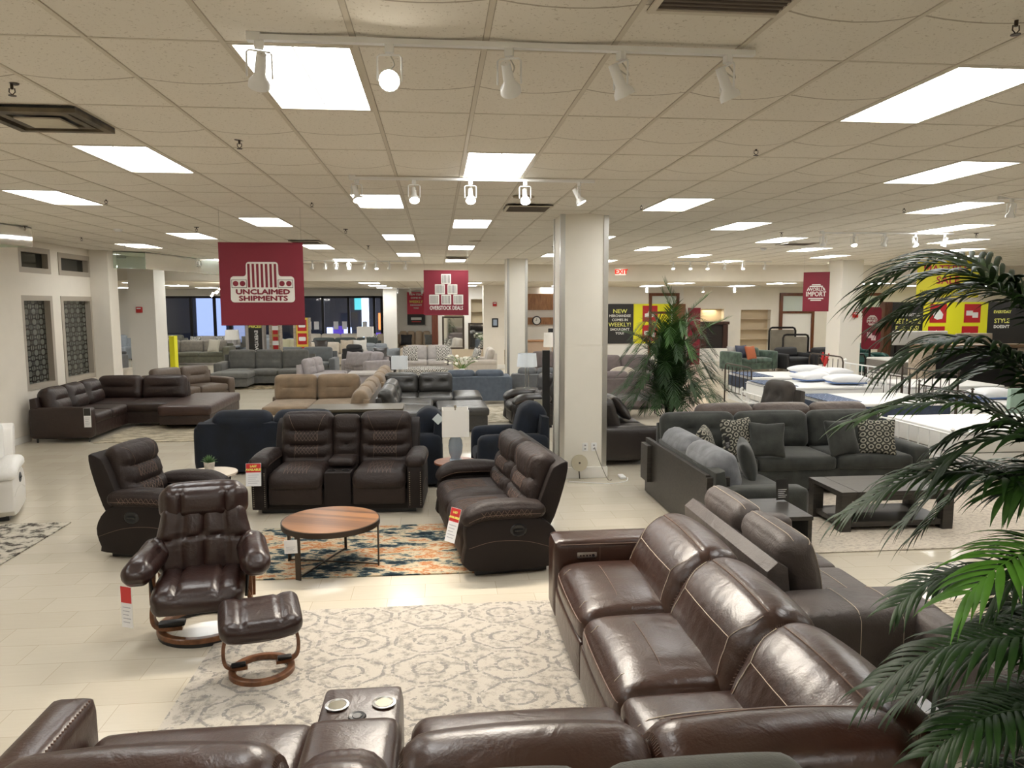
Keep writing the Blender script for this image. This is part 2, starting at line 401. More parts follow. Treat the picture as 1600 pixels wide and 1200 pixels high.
# ceiling: 2 x 4 ft tiles that sag a little, scored across the middle
TX, TY, OX, OY = .61, 1.22, -.601*.61, 4.078*1.22
def ceiling_material():
    m, N, L, b = nodes_of('ceiling tile'); b.inputs['Roughness'].default_value = .95; b.inputs['Specular IOR Level'].default_value = .1
    tc = N.new('ShaderNodeTexCoord'); sx = N.new('ShaderNodeSeparateXYZ'); L.new(tc.outputs['Object'], sx.inputs[0])
    fy = math_node(N, L, 'FRACT', math_node(N, L, 'DIVIDE', math_node(N, L, 'SUBTRACT', sx.outputs[1], OY), TY))
    fx = math_node(N, L, 'FRACT', math_node(N, L, 'DIVIDE', math_node(N, L, 'SUBTRACT', sx.outputs[0], OX), TX))
    sc = math_node(N, L, 'LESS_THAN', math_node(N, L, 'ABSOLUTE', math_node(N, L, 'SUBTRACT', fy, .5)), .0055)
    ed = math_node(N, L, 'GREATER_THAN', math_node(N, L, 'ABSOLUTE', math_node(N, L, 'SUBTRACT', fx, .5)), .474)
    ey = math_node(N, L, 'GREATER_THAN', math_node(N, L, 'ABSOLUTE', math_node(N, L, 'SUBTRACT', fy, .5)), .4915)
    g = math_node(N, L, 'MAXIMUM', math_node(N, L, 'MAXIMUM', sc, ed), ey)
    v = N.new('ShaderNodeTexNoise'); v.inputs['Scale'].default_value = 55; v.inputs['Detail'].default_value = 3; v.inputs['Roughness'].default_value = .7
    L.new(tc.outputs['Object'], v.inputs['Vector'])
    sp = math_node(N, L, 'LESS_THAN', v.outputs[0], .375)
    n = N.new('ShaderNodeTexNoise'); n.inputs['Scale'].default_value = .5; L.new(tc.outputs['Object'], n.inputs['Vector'])
    c = mix_node(N, L, n.outputs[0], (.80, .75, .655), (.87, .825, .735))
    c = mix_node(N, L, math_node(N, L, 'MULTIPLY', sp, .45), c, (.35, .29, .2))
    c = mix_node(N, L, math_node(N, L, 'MULTIPLY', g, .62), c, (.26, .2, .13))
    L.new(c, b.inputs['Base Color']); return m
LIGHTS = [(-7, 3), (-7, 7), (-7, 11), (-4, -3), (-4, 1), (-4, 5), (-4, 9), (-4, 13), (-1, -1), (-1, 3), (-1, 7), (-1, 11), (1, 1), (1, 5), (1, 9), (1, 13),
          (5, -1), (5, 3), (5, 7), (5, 11), (8, 1), (8, 5), (8, 9), (8, 13), (11, 3), (11, 7), (11, 11), (11, -1), (14, 5), (14, 9), (14, 13), (17, 7), (17, 11), (17, 3), (20, 9), (20, 13), (23, 11), (26, 13), (-10, 13), (-10, 9), (5, -5), (-1, -5), (11, -5), (-7, -1)]
CEX0, CEX1, CEY1 = -12, 34, 15   # tile columns / rows
CM = ceiling_material()
SAG = .034
def build_ceiling():
    V = []; F = []; NX, NY = 6, 6; skip = set(LIGHTS)
    for c in range(CEX0, CEX1):
        for r in range(-6, CEY1):
            if (c, r) in skip: continue
            k = len(V); amp = SAG*(.6+.6*random.random()) if r < 8 else .012
            if (c, r) in ((2, -2), (-4, 0), (2, 3), (-4, 8), (1, 12)): amp = .0
            for j in range(NY+1):
                for i in range(NX+1):
                    a, b = i/NX, j/NY
                    V.append((OX+(c+a)*TX, OY+(r+b)*TY, CEIL-amp*(1-(2*a-1)**2)*(1-(2*b-1)**2)))
            for j in range(NY):
                for i in range(NX):
                    q = k+j*(NX+1)+i; F.append((q, q+NX+1, q+NX+2, q+1))
    g = Geo(); g.add(V, F); return struct(g.build('ceiling', CM))
build_ceiling()
PLEN = mat('plenum dark', (.25, .23, .2), .9)
struct(Geo().box(-16, 27, -3, OY+CEY1*TY, CEIL+.12, CEIL+.3).build('ceiling_slab', PLEN))
g = Geo()
for c in range(CEX0, CEX1+1):
    x = OX+c*TX; g.box(x-.012, x+.012, OY-6*TY, OY+CEY1*TY, CEIL-.006, CEIL+.02)
for r in range(-6, CEY1+1):
    y = OY+r*TY; g.box(OX+CEX0*TX, OX+CEX1*TX, y-.008, y+.008, CEIL-.003, CEIL+.02)
TBAR = mat('ceiling grid metal', (.66, .6, .49), .5)
struct(g.build('trim_1', TBAR))
# dropped ceiling beyond the fascia
WALL = mat('cream wall paint', (.80, .745, .65), .8, var=.02)
WALLW = mat('white wall paint', (.82, .79, .73), .8)
YF = 23.35; LOW = 3.13
m, N, L, b = nodes_of('low ceiling'); b.inputs['Roughness'].default_value = .9
tc = N.new('ShaderNodeTexCoord'); br = N.new('ShaderNodeTexBrick'); br.offset = 0; br.inputs['Scale'].default_value = 1
br.inputs['Brick Width'].default_value = .61; br.inputs['Row Height'].default_value = 1.22; br.inputs['Mortar Size'].default_value = .014
br.inputs['Color1'].default_value = (.72, .66, .55, 1); br.inputs['Color2'].default_value = (.70, .64, .53, 1); br.inputs['Mortar'].default_value = (.42, .36, .28, 1)
L.new(tc.outputs['Object'], br.inputs['Vector']); L.new(br.outputs[0], b.inputs['Base Color'])
struct(Geo().box(-16, 27, YF, 38, LOW, LOW+.05).build('ceiling', m))
struct(Geo().box(-16, 27, YF-.1, YF, LOW, CEIL+.2).build('wall_fascia', WALL))

# --- left wall with decorated glass
XL, XP = -7.7, -7.3
def wall_left():
    g = Geo(); OPEN = [(14.87, 15.95, .85, 2.57), (16.38, 17.7, .85, 2.57), (14.88, 15.97, 3.08, 3.49), (16.38, 17.7, 3.08, 3.46)]
    ys = sorted({13.9, 18.3, *[o[0] for o in OPEN], *[o[1] for o in OPEN]}); zs = sorted({0, CEIL, *[o[2] for o in OPEN], *[o[3] for o in OPEN]})
    for a, b_ in zip(ys[:-1], ys[1:]):
        for c, d in zip(zs[:-1], zs[1:]):
            if any(o[0]-.001 <= a and b_ <= o[1]+.001 and o[2]-.001 <= c and d <= o[3]+.001 for o in OPEN): continue
            g.box(XL-.25, XL, a, b_, c, d)
    g.box(XL-.25, XP, 4, 14.1, 0, CEIL); g.box(XL-.25, XP, 17.72, 18.2, 0, CEIL); g.box(XL-.25, XL, -2, 4, 0, CEIL)
    struct(g.build('wall_left', WALL))
    m, N, L, b = nodes_of('etched dark glass'); b.inputs['Roughness'].default_value = .12
    tc = N.new('ShaderNodeTexCoord'); sx = N.new('ShaderNodeSeparateXYZ'); L.new(tc.outputs['Object'], sx.inputs[0])
    def cell(p, q, off=0):
        a = math_node(N, L, 'SUBTRACT', math_node(N, L, 'FRACT', math_node(N, L, 'DIVIDE', math_node(N, L, 'ADD', sx.outputs[1], off*p), p)), .5)
        c = math_node(N, L, 'SUBTRACT', math_node(N, L, 'FRACT', math_node(N, L, 'DIVIDE', math_node(N, L, 'ADD', sx.outputs[2], off*q), q)), .5)
        d = math_node(N, L, 'SQRT', math_node(N, L, 'ADD', math_node(N, L, 'MULTIPLY', a, a), math_node(N, L, 'MULTIPLY', c, c)))
        return a, c, d
    a, c, d = cell(.26, .2); a2, c2, d2 = cell(.26, .2, .5)
    r1 = math_node(N, L, 'LESS_THAN', math_node(N, L, 'ABSOLUTE', math_node(N, L, 'SUBTRACT', d, .34)), .06)
    r2 = math_node(N, L, 'LESS_THAN', math_node(N, L, 'ABSOLUTE', math_node(N, L, 'SUBTRACT', d2, .3)), .06)
    st = math_node(N, L, 'LESS_THAN', math_node(N, L, 'ABSOLUTE', a2), .05)
    k = math_node(N, L, 'MAXIMUM', math_node(N, L, 'MAXIMUM', r1, r2), st)
    nz = N.new('ShaderNodeTexNoise'); nz.inputs['Scale'].default_value = 1.3; L.new(tc.outputs['Object'], nz.inputs['Vector'])
    base = mix_node(N, L, nz.outputs[0], (.07, .075, .06), (.17, .175, .15))
    L.new(mix_node(N, L, k, base, (.012, .012, .01)), b.inputs['Base Color'])
    dk = mat('dark glass', (.02, .022, .018), .06)
    fr = mat('taupe window frame', (.42, .37, .3), .5)
    for i, (a, b_, c, d) in enumerate(OPEN):
        p = struct(Geo().box(XL-.12, XL-.1, a, b_, c, d).build('window_%d' % (i+1), m if c < 1 else dk))
        f = Geo(); t = .06
        f.box(XL-.14, XL+.015, a-.04, a+t, c-.04, d+.04); f.box(XL-.14, XL+.015, b_-t, b_+.04, c-.04, d+.04)
        f.box(XL-.14, XL+.015, a+t, b_-t, c-.04, c+t); f.box(XL-.14, XL+.015, a+t, b_-t, d-t, d+.04)
        f.build('window_frame', fr, p)
wall_left()
# left side beyond the pilaster
struct(Geo().box(-16, -15.9, 18, 38, 0, CEIL).box(-16, XL-.2, 17.9, 18, 0, CEIL).build('wall_far_left', WALL))
struct(Geo().box(-7.3+.0, -7.29, 4, 14.1, 0, .12).build('baseboard_left', WALLW))
# back walls
struct(Geo().box(-16, .2, 36.2, 36.4, 2.82, LOW).box(-16, -12.6, 36.2, 36.4, 0, 2.82).box(-2.6, .2, 36.2, 36.4, 0, 2.82).build('wall_back_left', WALLW))
g = Geo()
def cut_wall(g, x0, x1, y0, y1, z1, ops):
    xs = sorted({x0, x1, *[o[0] for o in ops], *[o[1] for o in ops]}); zs = sorted({0, z1, *[o[2] for o in ops], *[o[3] for o in ops]})
    for a, b_ in zip(xs[:-1], xs[1:]):
        for c, d in zip(zs[:-1], zs[1:]):
            if any(o[0]-.001 <= a and b_ <= o[1]+.001 and o[2]-.001 <= c and d <= o[3]+.001 for o in ops): continue
            g.box(a, b_, y0, y1, c, d)
NICHE = [(11.1, 12.2, .75, 2.2), (12.95, 14.28, .3, 2.16)]
cut_wall(g, 10.4, 27, 31, 31.3, LOW, NICHE)
struct(g.build('wall_back_right', WALL))
struct(Geo().box(10.4, 15, 31.3, 31.35, 0, 3).build('wall_niche_back', mat('niche tan', (.62, .5, .34), .7)))
struct(Geo().box(6.6, 10.4, 31, 31.3, 0, LOW).box(6.5, 6.6, 31, 32.3, 0, LOW).box(3.3, 6.5, 32, 32.3, 0, LOW).build('wall_back_center', WALLW))
g = Geo(); cut_wall(g, .05, 3.4, 30, 30.15, LOW, [(.3, 1.06, .1, 2.62), (1.36, 2.14, .1, 2.62)]); struct(g.build('wall_mirrors', WALLW))
struct(Geo().box(.05, 3.4, 30.45, 30.5, 0, LOW).build('wall_mirrors_back', mat('niche cream', (.66, .56, .38), .7)))
for z in (.98, 1.55, 2.1): struct(Geo().box(.3, 1.06, 30.2, 30.44, z-.01, z+.01).box(1.36, 2.14, 30.2, 30.44, z-.01, z+.01).build('trim_3', mat('dark joint', (.3, .22, .12), .6)))
struct(Geo().box(-.2, .05, 29.95, 30.3, 0, 2.1).build('trim_4', wood('red brown wood', (.1, .025, .012), (.17, .05, .025), (9, 9, 1), .3)))
struct(Geo().box(.05, .15, 30.5, 36.2, 0, LOW).build('wall_divider', WALLW))
struct(Geo().box(27, 27.2, -2, 38, 0, CEIL).build('wall_right', WALL))
struct(Geo().box(-16, 27, -2.2, -2, 0, CEIL).build('wall_rear', WALL))
# the niche shelves
shelfm = mat('tan shelf', (.55, .44, .3), .5)
for i, (x0, x1, zz) in enumerate(((12.97, 14.26, (.9, 1.32, 1.76)), (11.12, 12.18, (1.05,)))):
    for z in zz: struct(Geo().box(x0, x1, 31.03, 31.28, z-.012, z+.012).build('trim_2', shelfm))
# doors in the back right wall
def door(n, x0, x1):
    f = Geo(); m_ = wood('cherry door frame', (.1, .03, .012), (.19, .065, .025), (9, 9, 1), .35)
    f.box(x0, x0+.12, 30.9, 31.0, 0, 2.87); f.box(x1-.12, x1, 30.9, 31.0, 0, 2.87); f.box(x0+.12, x1-.12, 30.9, 31.0, 2.75, 2.87); f.box(x0+.12, x1-.12, 30.9, 31.0, 2.0, 2.1)
    o = struct(f.build('door_%d' % n, m_)); Geo().box(x0+.12, x1-.12, 30.97, 30.99, .02, 2.0).build('door_panel', WALLW, o)
    Geo().box(x0+.12, x1-.12, 30.97, 30.99, 2.1, 2.75).build('transom_glass', mat('frosted glass', (.62, .68, .62), .25), o)
door(1, 14.65, 16.2); door(2, 17.2, 19.3); door(3, 8.9, 10.2)

# storefront glazing, far left
def storefront():
    dkf = BLKM; g = Geo(); X0, X1, Y = -12.6, -2.6, 36.2; g2 = Geo()
    for x in (X0, -11.35, -10.3, -9.6, -8.55, -7.4, -6.3, -5.35, -4.15, -2.95, X1): g.box(x-.06, x+.06, Y, Y+.12, 0, 2.82)
    g.box(X0, X1, Y, Y+.12, 2.72, 2.82); g.box(X0, X1, Y, Y+.12, .55, .66); g.box(X0, X1, Y, Y+.12, 0, .1)
    o = struct(g.build('window_5', dkf))
    gl = mat('storefront glass', (.5, .55, .6), .03, trans=1); Geo().box(X0, X1, Y+.05, Y+.06, .05, 2.8).build('pane', gl, o)
    # the mall concourse beyond
    struct(Geo().box(-20, 2, 46, 46.2, 0, 4).build('wall_concourse', mat('dark shopfront', (.03, .03, .045), .5)))
    struct(Geo().box(-20, 2, 38, 46, -.1, 0).build('floor_concourse', mat('concourse floor', (.12, .12, .13), .2)))
    def lit(x0, x1, z0, z1, y, c, e, nm, lab):
        o = Geo().box(x0, x1, y, y+.1, z0, z1).build(nm, mat('lit %s' % lab, c, .5, emis=e)); tag(o, lab, 'lit display')
    lit(-13.8, -12.2, 0, 2.9, 45, (.35, .42, .7), 1.0, 'lit_display', 'pale blue lit display leftmost beyond the dark glazing')
    lit(-11.5, -10.9, 0, 2.6, 44, (.3, .33, .5), .8, 'lit_display', 'grey blue lit strip beyond the glazing, right of the pale blue display')
    lit(-6.3, -4.9, 0, 1.1, 44, (.6, .65, .95), 1.6, 'lit_counter', 'white and blue lit counter beyond the glazing right of the shipments banner')
    lit(-5.9, -5.3, 0, 1.2, 43.6, (.1, .05, .4), .8, 'sign_board', 'small purple sign before the white lit counter beyond the glazing')
    lit(-4.3, -3.9, 0, 2.8, 44, (.75, .85, 1), 2.2, 'light_column', 'slim white glowing column beyond the glazing')
    lit(-3.5, -3.0, .9, 1.9, 45.88, (.9, .25, .06), 1.4, 'poster', 'small orange lit poster beyond the glazing')
    lit(-4.9, -4.2, 2.1, 2.8, 45.88, (.1, .5, .5), 1.0, 'poster', 'teal lit poster high beyond the glazing')
    lit(-3.8, -2.9, 0, .8, 43.5, (.16, .08, .5), .9, 'display_case', 'purple lit case below the orange poster beyond the glazing')
    lit(-2.6, -1.7, 0, 2.9, 42, (.8, .88, 1), 2.6, 'glow_sign', 'tall white glowing panel at the right end of the glazing')
    for i, x in enumerate((-6.35, -6.0, -5.65, -4.75, -4.35, -3.4)):
        o = Geo().box(x-.11, x+.11, 36.15, 36.17, 1.25, 1.62).build('notice', PAPER)
        tag(o, 'white notice taped on the dark glazing right of the shipments banner', 'notice', 'white notices taped on the glazing')
storefront()

# --- pillars
PILF = mat('pillar laminate', (.79, .75, .66), .45, var=.02)
def pillar(label, x0, x1, y0, y1, top=CEIL, trims=True, seam=None, color=PILF, base=True):
    o = thing('pillar', label, 'pillar', ((x0+x1)/2, (y0+y1)/2, 0)); cx, cy = o.location.x, o.location.y; hx, hy = (x1-x0)/2, (y1-y0)/2
    g = Geo(); t = .012
    if seam: g.box(-hx, hx, -hy, hy, 0, seam-.004); g.box(-hx+.006, hx-.006, -hy+.006, hy-.006, seam-.004, seam+.004); g.box(-hx, hx, -hy, hy, seam+.004, top)
    else: g.box(-hx, hx, -hy, hy, 0, top)
    g.build('shaft', color, o)
    if trims:
        for sx in (-1, 1):
            for sy in (-1, 1):
                g = Geo(); X0, X1 = sorted((sx*(hx+t), sx*(hx-.055))); Y0, Y1 = sorted((sy*(hy+t), sy*(hy-.055)))
                g.box(X0, X1, Y0, Y1, .15 if base else .0, top-.01); g.build('corner_trim', CHR, o)
    if base:
        g = Geo(); g.rbx(-hx-.03, hx+.03, -hy-.03, hy+.03, 0, .16, .01); g.build('plinth', WALLW, o)
    return o
P1 = pillar('large cream pillar with steel corner trims, nearest of all the pillars', 1.69, 2.33, 10.15, 10.75, seam=1.86)
pillar('cream pillar with steel edges just left of and behind the nearest pillar', 1.90, 2.44, 20.2, 20.8, seam=1.85)
pillar('plain cream pillar with a red fire alarm beside the dark glass windows', -7.86, -7.22, 20.2, 21.0, trims=False, color=WALLW)
pillar('plain white pillar with a red fire alarm behind the beds', 11.36, 11.98, 20.2, 20.95, trims=False, color=WALLW)
pillar('pale pillar with a red alarm and a small dark picture, behind the loveseats', 1.74, 2.52, 28, 28.6, top=LOW, trims=False, color=WALL)
pillar('white pillar at the right end of the dark glazing', -2.34, -1.75, 33.5, 34.1, top=LOW, trims=False, color=WALLW)
def wallbox(name, label, cat, x, y, z, w_, h, m_, d=.05, child=None):
    o = Geo().rbx(-w_/2, w_/2, -d, 0, -h/2, h/2, .008).build(name, m_); o.location = (x, y, z); tag(o, label, cat)
    if child: child(o)
    return o
def alarm(lab, x, y, z): wallbox('fire_alarm', lab, 'fire alarm', x, y, z, .15, .15, mat('alarm red', (.5, .02, .02), .4), .06, lambda o: Geo().box(-.05, .05, -.068, -.06, .02, .05).build('strobe', WHITE, o))
alarm('small red fire alarm on the pillar beside the dark glass windows', -7.6, 20.2, 2.3)
alarm('small red fire alarm on the white pillar behind the beds', 11.78, 20.2, 2.1)
alarm('dark red alarm high on the pale pillar behind the loveseats', 2.16, 28, 2.42)
pp = wallbox('picture_frame', 'small dark framed picture on the pale pillar behind the loveseats', 'picture', 2.17, 28, 1.73, .24, .34, BLK, .03)
Geo().box(-.07, .07, -.035, -.03, -.1, .12).build('print', mat('blue grey print', (.35, .42, .55), .4), pp)
for i, x in enumerate((2.04, 2.165)):
    o = wallbox('outlet', 'white wall outlet low on the nearest pillar, %s' % ('left of two' if i == 0 else 'with the cord plugged in, right of two'), 'outlet', x, 10.15, .44, .08, .12, WHITE, .01)
    Geo().box(-.012, .012, -.013, -.0105, .015, .035).box(-.012, .012, -.013, -.0105, -.035, -.015).build('socket', mat('grey socket', (.3, .3, .3), .5), o)
o = Geo().cyl(.115, .03, T(0, 0, 0, rx=PI/2-.15)).build('round_fan', mat('champagne disc', (.5, .45, .33), .45)); o.location = (1.93, 10.0, .25)
tag(o, 'round champagne coloured disc leaning on the nearest pillar', 'fan'); Geo().tube([(0, .02, -.1), (.02, .06, -.235)], .008).cyl(.012, .045, T(0, .0, 0, rx=PI/2-.15)).build('stand', BRZ, o)
tag(Geo().tube(catmull([(2.17, 10.13, .44), (2.25, 10.05, .2), (2.33, 9.98, .012), (2.38, 9.95, .012)], 6, False), .005).build('cord', mat('grey cord', (.25, .22, .18), .5)), 'thin cord running from the pillar outlet to the floor', 'cord')
tag(Geo().tube(catmull([(1.75, 9.9, .015), (2.0, 9.82, .015), (2.3, 9.75, .01), (2.55, 9.85, .01), (2.62, 10.02, .02)], 6, False), .006).build('extension_cord', WHITE), 'white extension cord lying on the floor before the nearest pillar', 'cord')
tag(Geo().rbx(2.52, 2.6, 10.0, 10.2, .003, .035, .01).build('power_strip', WHITE), 'white power strip end on the floor right of the nearest pillar', 'power strip')
# mirror-like strip; the black box imitates the dark gap beside the pillar
o = thing('standing_mirror', 'silver mirror panel with a tall dark gap beside it, left of the nearest pillar', 'panel', (1.48, 10.9, 0))
Geo().box(-.06, .06, -.02, .02, .0, 1.02).build('frame', mat('silver edge', (.5, .5, .45), .3, metal=.9), o); Geo().box(.06, .17, -.015, .02, .0, 1.75).build('panel', BLK, o)

# glass smoke screens hanging from the ceiling at the left
gls = mat('greenish glass', (.72, .85, .76), .04, trans=.9)
def screen(lab, pts, z0):
    o = thing('glass_screen', lab, 'glass screen', (pts[0][0], pts[0][1], z0)); g = Geo(); f = Geo()
    for (x0, y0), (x1, y1) in zip(pts[:-1], pts[1:]):
        d = Vector((x1-x0, y1-y0, 0)); nrm = Vector((-d.y, d.x, 0)).normalized()*.006
        V = [(x0+s*nrm.x-pts[0][0], y0+s*nrm.y-pts[0][1], z-z0) for z in (z0, CEIL) for s in (-1, 1)]+[(x1+s*nrm.x-pts[0][0], y1+s*nrm.y-pts[0][1], z-z0) for z in (z0, CEIL) for s in (-1, 1)]
        g.add(V, [(0, 1, 3, 2), (4, 6, 7, 5), (0, 4, 5, 1), (2, 3, 7, 6), (0, 2, 6, 4), (1, 5, 7, 3)])
        f.tube([(x0-pts[0][0], y0-pts[0][1], CEIL-z0-.02), (x1-pts[0][0], y1-pts[0][1], CEIL-z0-.02)], .012, 4)
    g.build('pane', gls, o); f.build('rail', mat('rail dark', (.1, .11, .1), .4), o)
screen('greenish glass screen hung from the ceiling at the left edge of the view', [(-7.2, 8), (-6.3, 12.6), (-7.25, 12.7)], 3.33)
screen('greenish glass screen hung from the ceiling before the alarm pillar', [(-7.25, 17.9), (-6.7, 18.3), (-5.9, 22.5)], 3.25)

# ================================================================== CEILING FIXTURES
def troffer_mat():
    m, N, L, b = nodes_of('light diffuser'); tc = N.new('ShaderNodeTexCoord'); sx = N.new('ShaderNodeSeparateXYZ'); L.new(tc.outputs['Object'], sx.inputs[0])
    fy = math_node(N, L, 'FRACT', math_node(N, L, 'MULTIPLY', math_node(N, L, 'ADD', sx.outputs[1], .61), 6/1.22))
    ln = math_node(N, L, 'MAXIMUM', math_node(N, L, 'LESS_THAN', fy, .045), math_node(N, L, 'LESS_THAN', math_node(N, L, 'ABSOLUTE', sx.outputs[0]), .006))
    b.inputs['Base Color'].default_value = (.8, .8, .8, 1)
    b.inputs['Emission Color'].default_value = (.975, .98, .965, 1)
    L.new(math_node(N, L, 'MULTIPLY', PANEL, math_node(N, L, 'SUBTRACT', 1, math_node(N, L, 'MULTIPLY', ln, .955))), b.inputs['Emission Strength'])
    return m
def make_troffer():
    o = thing('ceiling_light', '', 'ceiling light'); g = Geo()
    a, c = TX/2-.013, TY/2-.012
    g.box(-a, a, -c, -c+.02, -.004, .03); g.box(-a, a, c-.02, c, -.004, .03); g.box(-a, -a+.02, -c+.02, c-.02, -.004, .03); g.box(a-.02, a, -c+.02, c-.02, -.004, .03)
    g.build('frame', TBAR, o); Geo().box(-a+.02, a-.02, -c+.02, c-.02, .008, .014).build('diffuser', TM, o); return o
TM = troffer_mat(); TR = make_troffer(); first = True
def side(c): return {-10: 'far left', -7: 'leftmost', -4: 'second', -1: 'third', 1: 'fourth', 5: 'fifth', 8: 'sixth', 11: 'seventh', 14: 'eighth', 17: 'ninth', 20: 'tenth', 23: 'eleventh', 26: 'twelfth'}[c]
NEARL = {(-1, -1): 'large glowing ceiling panel behind the near track lights', (5, -1): 'large glowing ceiling panel at the upper right of the view', (1, 1): 'bright ceiling panel between the near and the second light track',
         (-4, 1): 'glowing ceiling panel right of and beyond the dirty air vent', (-7, 3): 'glowing ceiling panel at the left edge of the view', (-1, 3): 'glowing ceiling panel just beyond the left end of the second track',
         (5, 3): 'glowing ceiling panel above the tall palm, right of the nearest pillar', (8, 1): 'long skewed glowing ceiling panel at the right edge, below the largest right one', (-4, 5): 'glowing ceiling panel just above the shipments banner'}
for (c, r) in sorted(LIGHTS, key=lambda q: q[1]):
    loc = (OX+(c+.5)*TX, OY+(r+.5)*TY, CEIL)
    lab = NEARL.get((c, r)) or 'ceiling panel, %s column from the left, %s' % (side(c), 'behind the view' if r < -1 else '%s the far fascia' % {-1: 'twelve tiles before', 1: 'eleven tiles before', 3: 'nine tiles before', 5: 'eight tiles before', 7: 'six tiles before', 9: 'four tiles before', 11: 'three tiles before', 13: 'just before'}[r])
    if first: TR.location = loc; TR['label'] = lab; first = False; TR['group'] = 'ceiling light panels'
    else: dup(TR, loc, 0, lab, 'ceiling light panels')
# lights of the lower ceiling: wide low panels
low = thing('ceiling_light', '', 'ceiling light', (0, 0, 0)); Geo().box(-.3, .3, -.6, .6, -.012, .0).build('diffuser', TM, low); Geo().box(-.31, .31, -.61, -.6, -.015, 0).box(-.31, .31, .6, .61, -.015, 0).build('frame', TBAR, low)
first = True
for j, y in enumerate((25.2, 28.6, 32.4)):
    for i, x in enumerate((-13, -9.5, -6, -2.2, 1.2, 4.8, 8.4, 12, 15.6, 19.2, 22.8)):
        if y > 30 and x > 9.5: continue
        lab = 'ceiling panel of the lower back ceiling, %s row, number %d from the left' % (('front', 'middle', 'rear')[j], i+1)
        if first: low.location = (x, y, LOW); low['label'] = lab; low['group'] = 'panels of the lower back ceiling'; first = False
        else: dup(low, (x, y, LOW), 0, lab, 'panels of the lower back ceiling')

# vents
def vent(label, x0, x1, y0, y1, dirty=False):
    o = thing('air_vent', label, 'air vent', ((x0+x1)/2, (y0+y1)/2, CEIL)); w_, d = (x1-x0)/2, (y1-y0)/2
    if dirty:
        soot = mat('sooty metal', (.2, .16, .1), .6, var=.9, vscale=5, col2=(.02, .018, .015))
        g = Geo(); g.box(-w_, w_, -d, d, -.02, -.008); g.build('backing', BLK, o)
        g = Geo()
        for k, s in enumerate((1, .72)):
            a, b_ = w_*s, d*s; t = .05
            g.box(-a, a, -b_, -b_+t, -.045+.01*k, -.02); g.box(-a, a, b_-t, b_, -.045+.01*k, -.02); g.box(-a, -a+t, -b_+t, b_-t, -.045+.01*k, -.02); g.box(a-t, a, -b_+t, b_-t, -.045+.01*k, -.02)
        g.build('frame', soot, o); Geo().box(-w_*.45, w_*.45, -d*.45, d*.45, -.05, -.04).build('deflector', mat('stained deflector', (.55, .5, .38), .5, var=.2), o)
    else:
        Geo().box(-w_, w_, -d, d, -.026, -.021).build('backing', mat('vent dark', (.09, .07, .055), .7), o); g = Geo()
        g.box(-w_, w_, -d, -d+.03, -.035, -.027); g.box(-w_, w_, d-.03, d, -.035, -.027); g.box(-w_, -w_+.03, -d+.03, d-.03, -.035, -.027); g.box(w_-.03, w_, -d+.03, d-.03, -.035, -.027)
        g.build('frame', TBAR, o); g = Geo()
        for k in range(14): y = -d+.05+k*(2*d-.1)/13; g.box(-w_+.03, w_-.03, y-.004, y+.004, -.033, -.027)
        g.build('grille', mat('grille brown', (.16, .13, .1), .6), o)
vent('sooty square air vent in the ceiling at the upper left', OX-4*TX-.0, OX-3*TX, OY+.02, OY+.6, True)
vent('dark grille air vent at the very top of the view', OX+2*TX+.02, OX+3*TX-.02, OY-2*TY+.03, OY-1.5*TY)
vent('dark grille air vent between second track and nearest pillar', OX+2*TX+.02, OX+3*TX-.02, OY+3.5*TY+.02, OY+4*TY)
vent('dark air vent above the shipments banner', OX-4*TX+.02, OX-3*TX-.02, OY+8*TY+.02, OY+8.5*TY)
vent('dark air vent above the overstock banner', OX+1*TX+.02, OX+2*TX-.02, OY+12*TY+.02, OY+12.5*TY)
vent('open dark ceiling vent far right above the beds', 6.95, 7.6, 14.4, 15.0)
# sprinklers
def sprinkler():
    o = thing('sprinkler', '', 'sprinkler'); Geo().lathe([(.001, 0), (.04, -.004), (.034, -.012), (.001, -.013)][::-1], 16).build('escutcheon', BRZ, o)
    g = Geo(); g.cyl(.008, .03, T(0, 0, -.04)); g.tube([(-.014, 0, -.035), (-.016, 0, -.055), (0, 0, -.07), (.016, 0, -.055), (.014, 0, -.035)], .003, 5); g.cyl(.02, .003, T(0, 0, -.075)); g.build('head', BRZ, o); return o
sp = sprinkler(); first = True
SPK = [(-1.43, 5.84, 'left of the view centre, above the glider chair'), (2.48, 5.74, 'right of the near track lights'), (-3.73, 9.11, 'near the left, beyond the dirty vent'), (-1.45, 9.19, 'left of the second light track'), (-3.74, 12.39, 'left of the shipments banner'),
       (-1.45, 12.52, 'above and right of the shipments banner'), (2.5, 9.09, 'just right of the nearest pillar'), (2.48, 3.11, 'at the upper right corner of the view'), (-6.29, 12.4, 'above the dark glass windows, nearest'), (-6.32, 14.32, 'above the dark glass windows, middle'),
       (-6.28, 16.1, 'above the dark glass windows, farthest'), (-2.3, 4.5, 'beside the grid line before the dirty vent'), (5.9, 9.1, 'above the tall palm'), (5.9, 12.5, 'beyond the palm toward the beds'), (9.4, 12.4, 'above the beds'), (-1.4, 16, 'before the far fascia, left'), (2.5, 16, 'before the far fascia, centre')]
for x, y, d in SPK:
    if first: sp.location = (x, y, CEIL-.005); sp['label'] = 'small bronze ceiling sprinkler '+d; sp['group'] = 'ceiling sprinklers'; first = False
    else: dup(sp, (x, y, CEIL-.005), 0, 'small bronze ceiling sprinkler '+d, 'ceiling sprinklers')
for x, y, l in ((-5.04, 12.7, 'left, near the dark glass windows'), (7.2, 16.1, 'right, above the beds')):
    o = Geo().lathe([(.001, -.045), (.05, -.045), (.065, -.02), (.07, 0), (.001, 0)], 20).build('smoke_detector', WHITE); o.location = (x, y, CEIL-.01); tag(o, 'round white smoke detector on the ceiling, '+l, 'smoke detector')
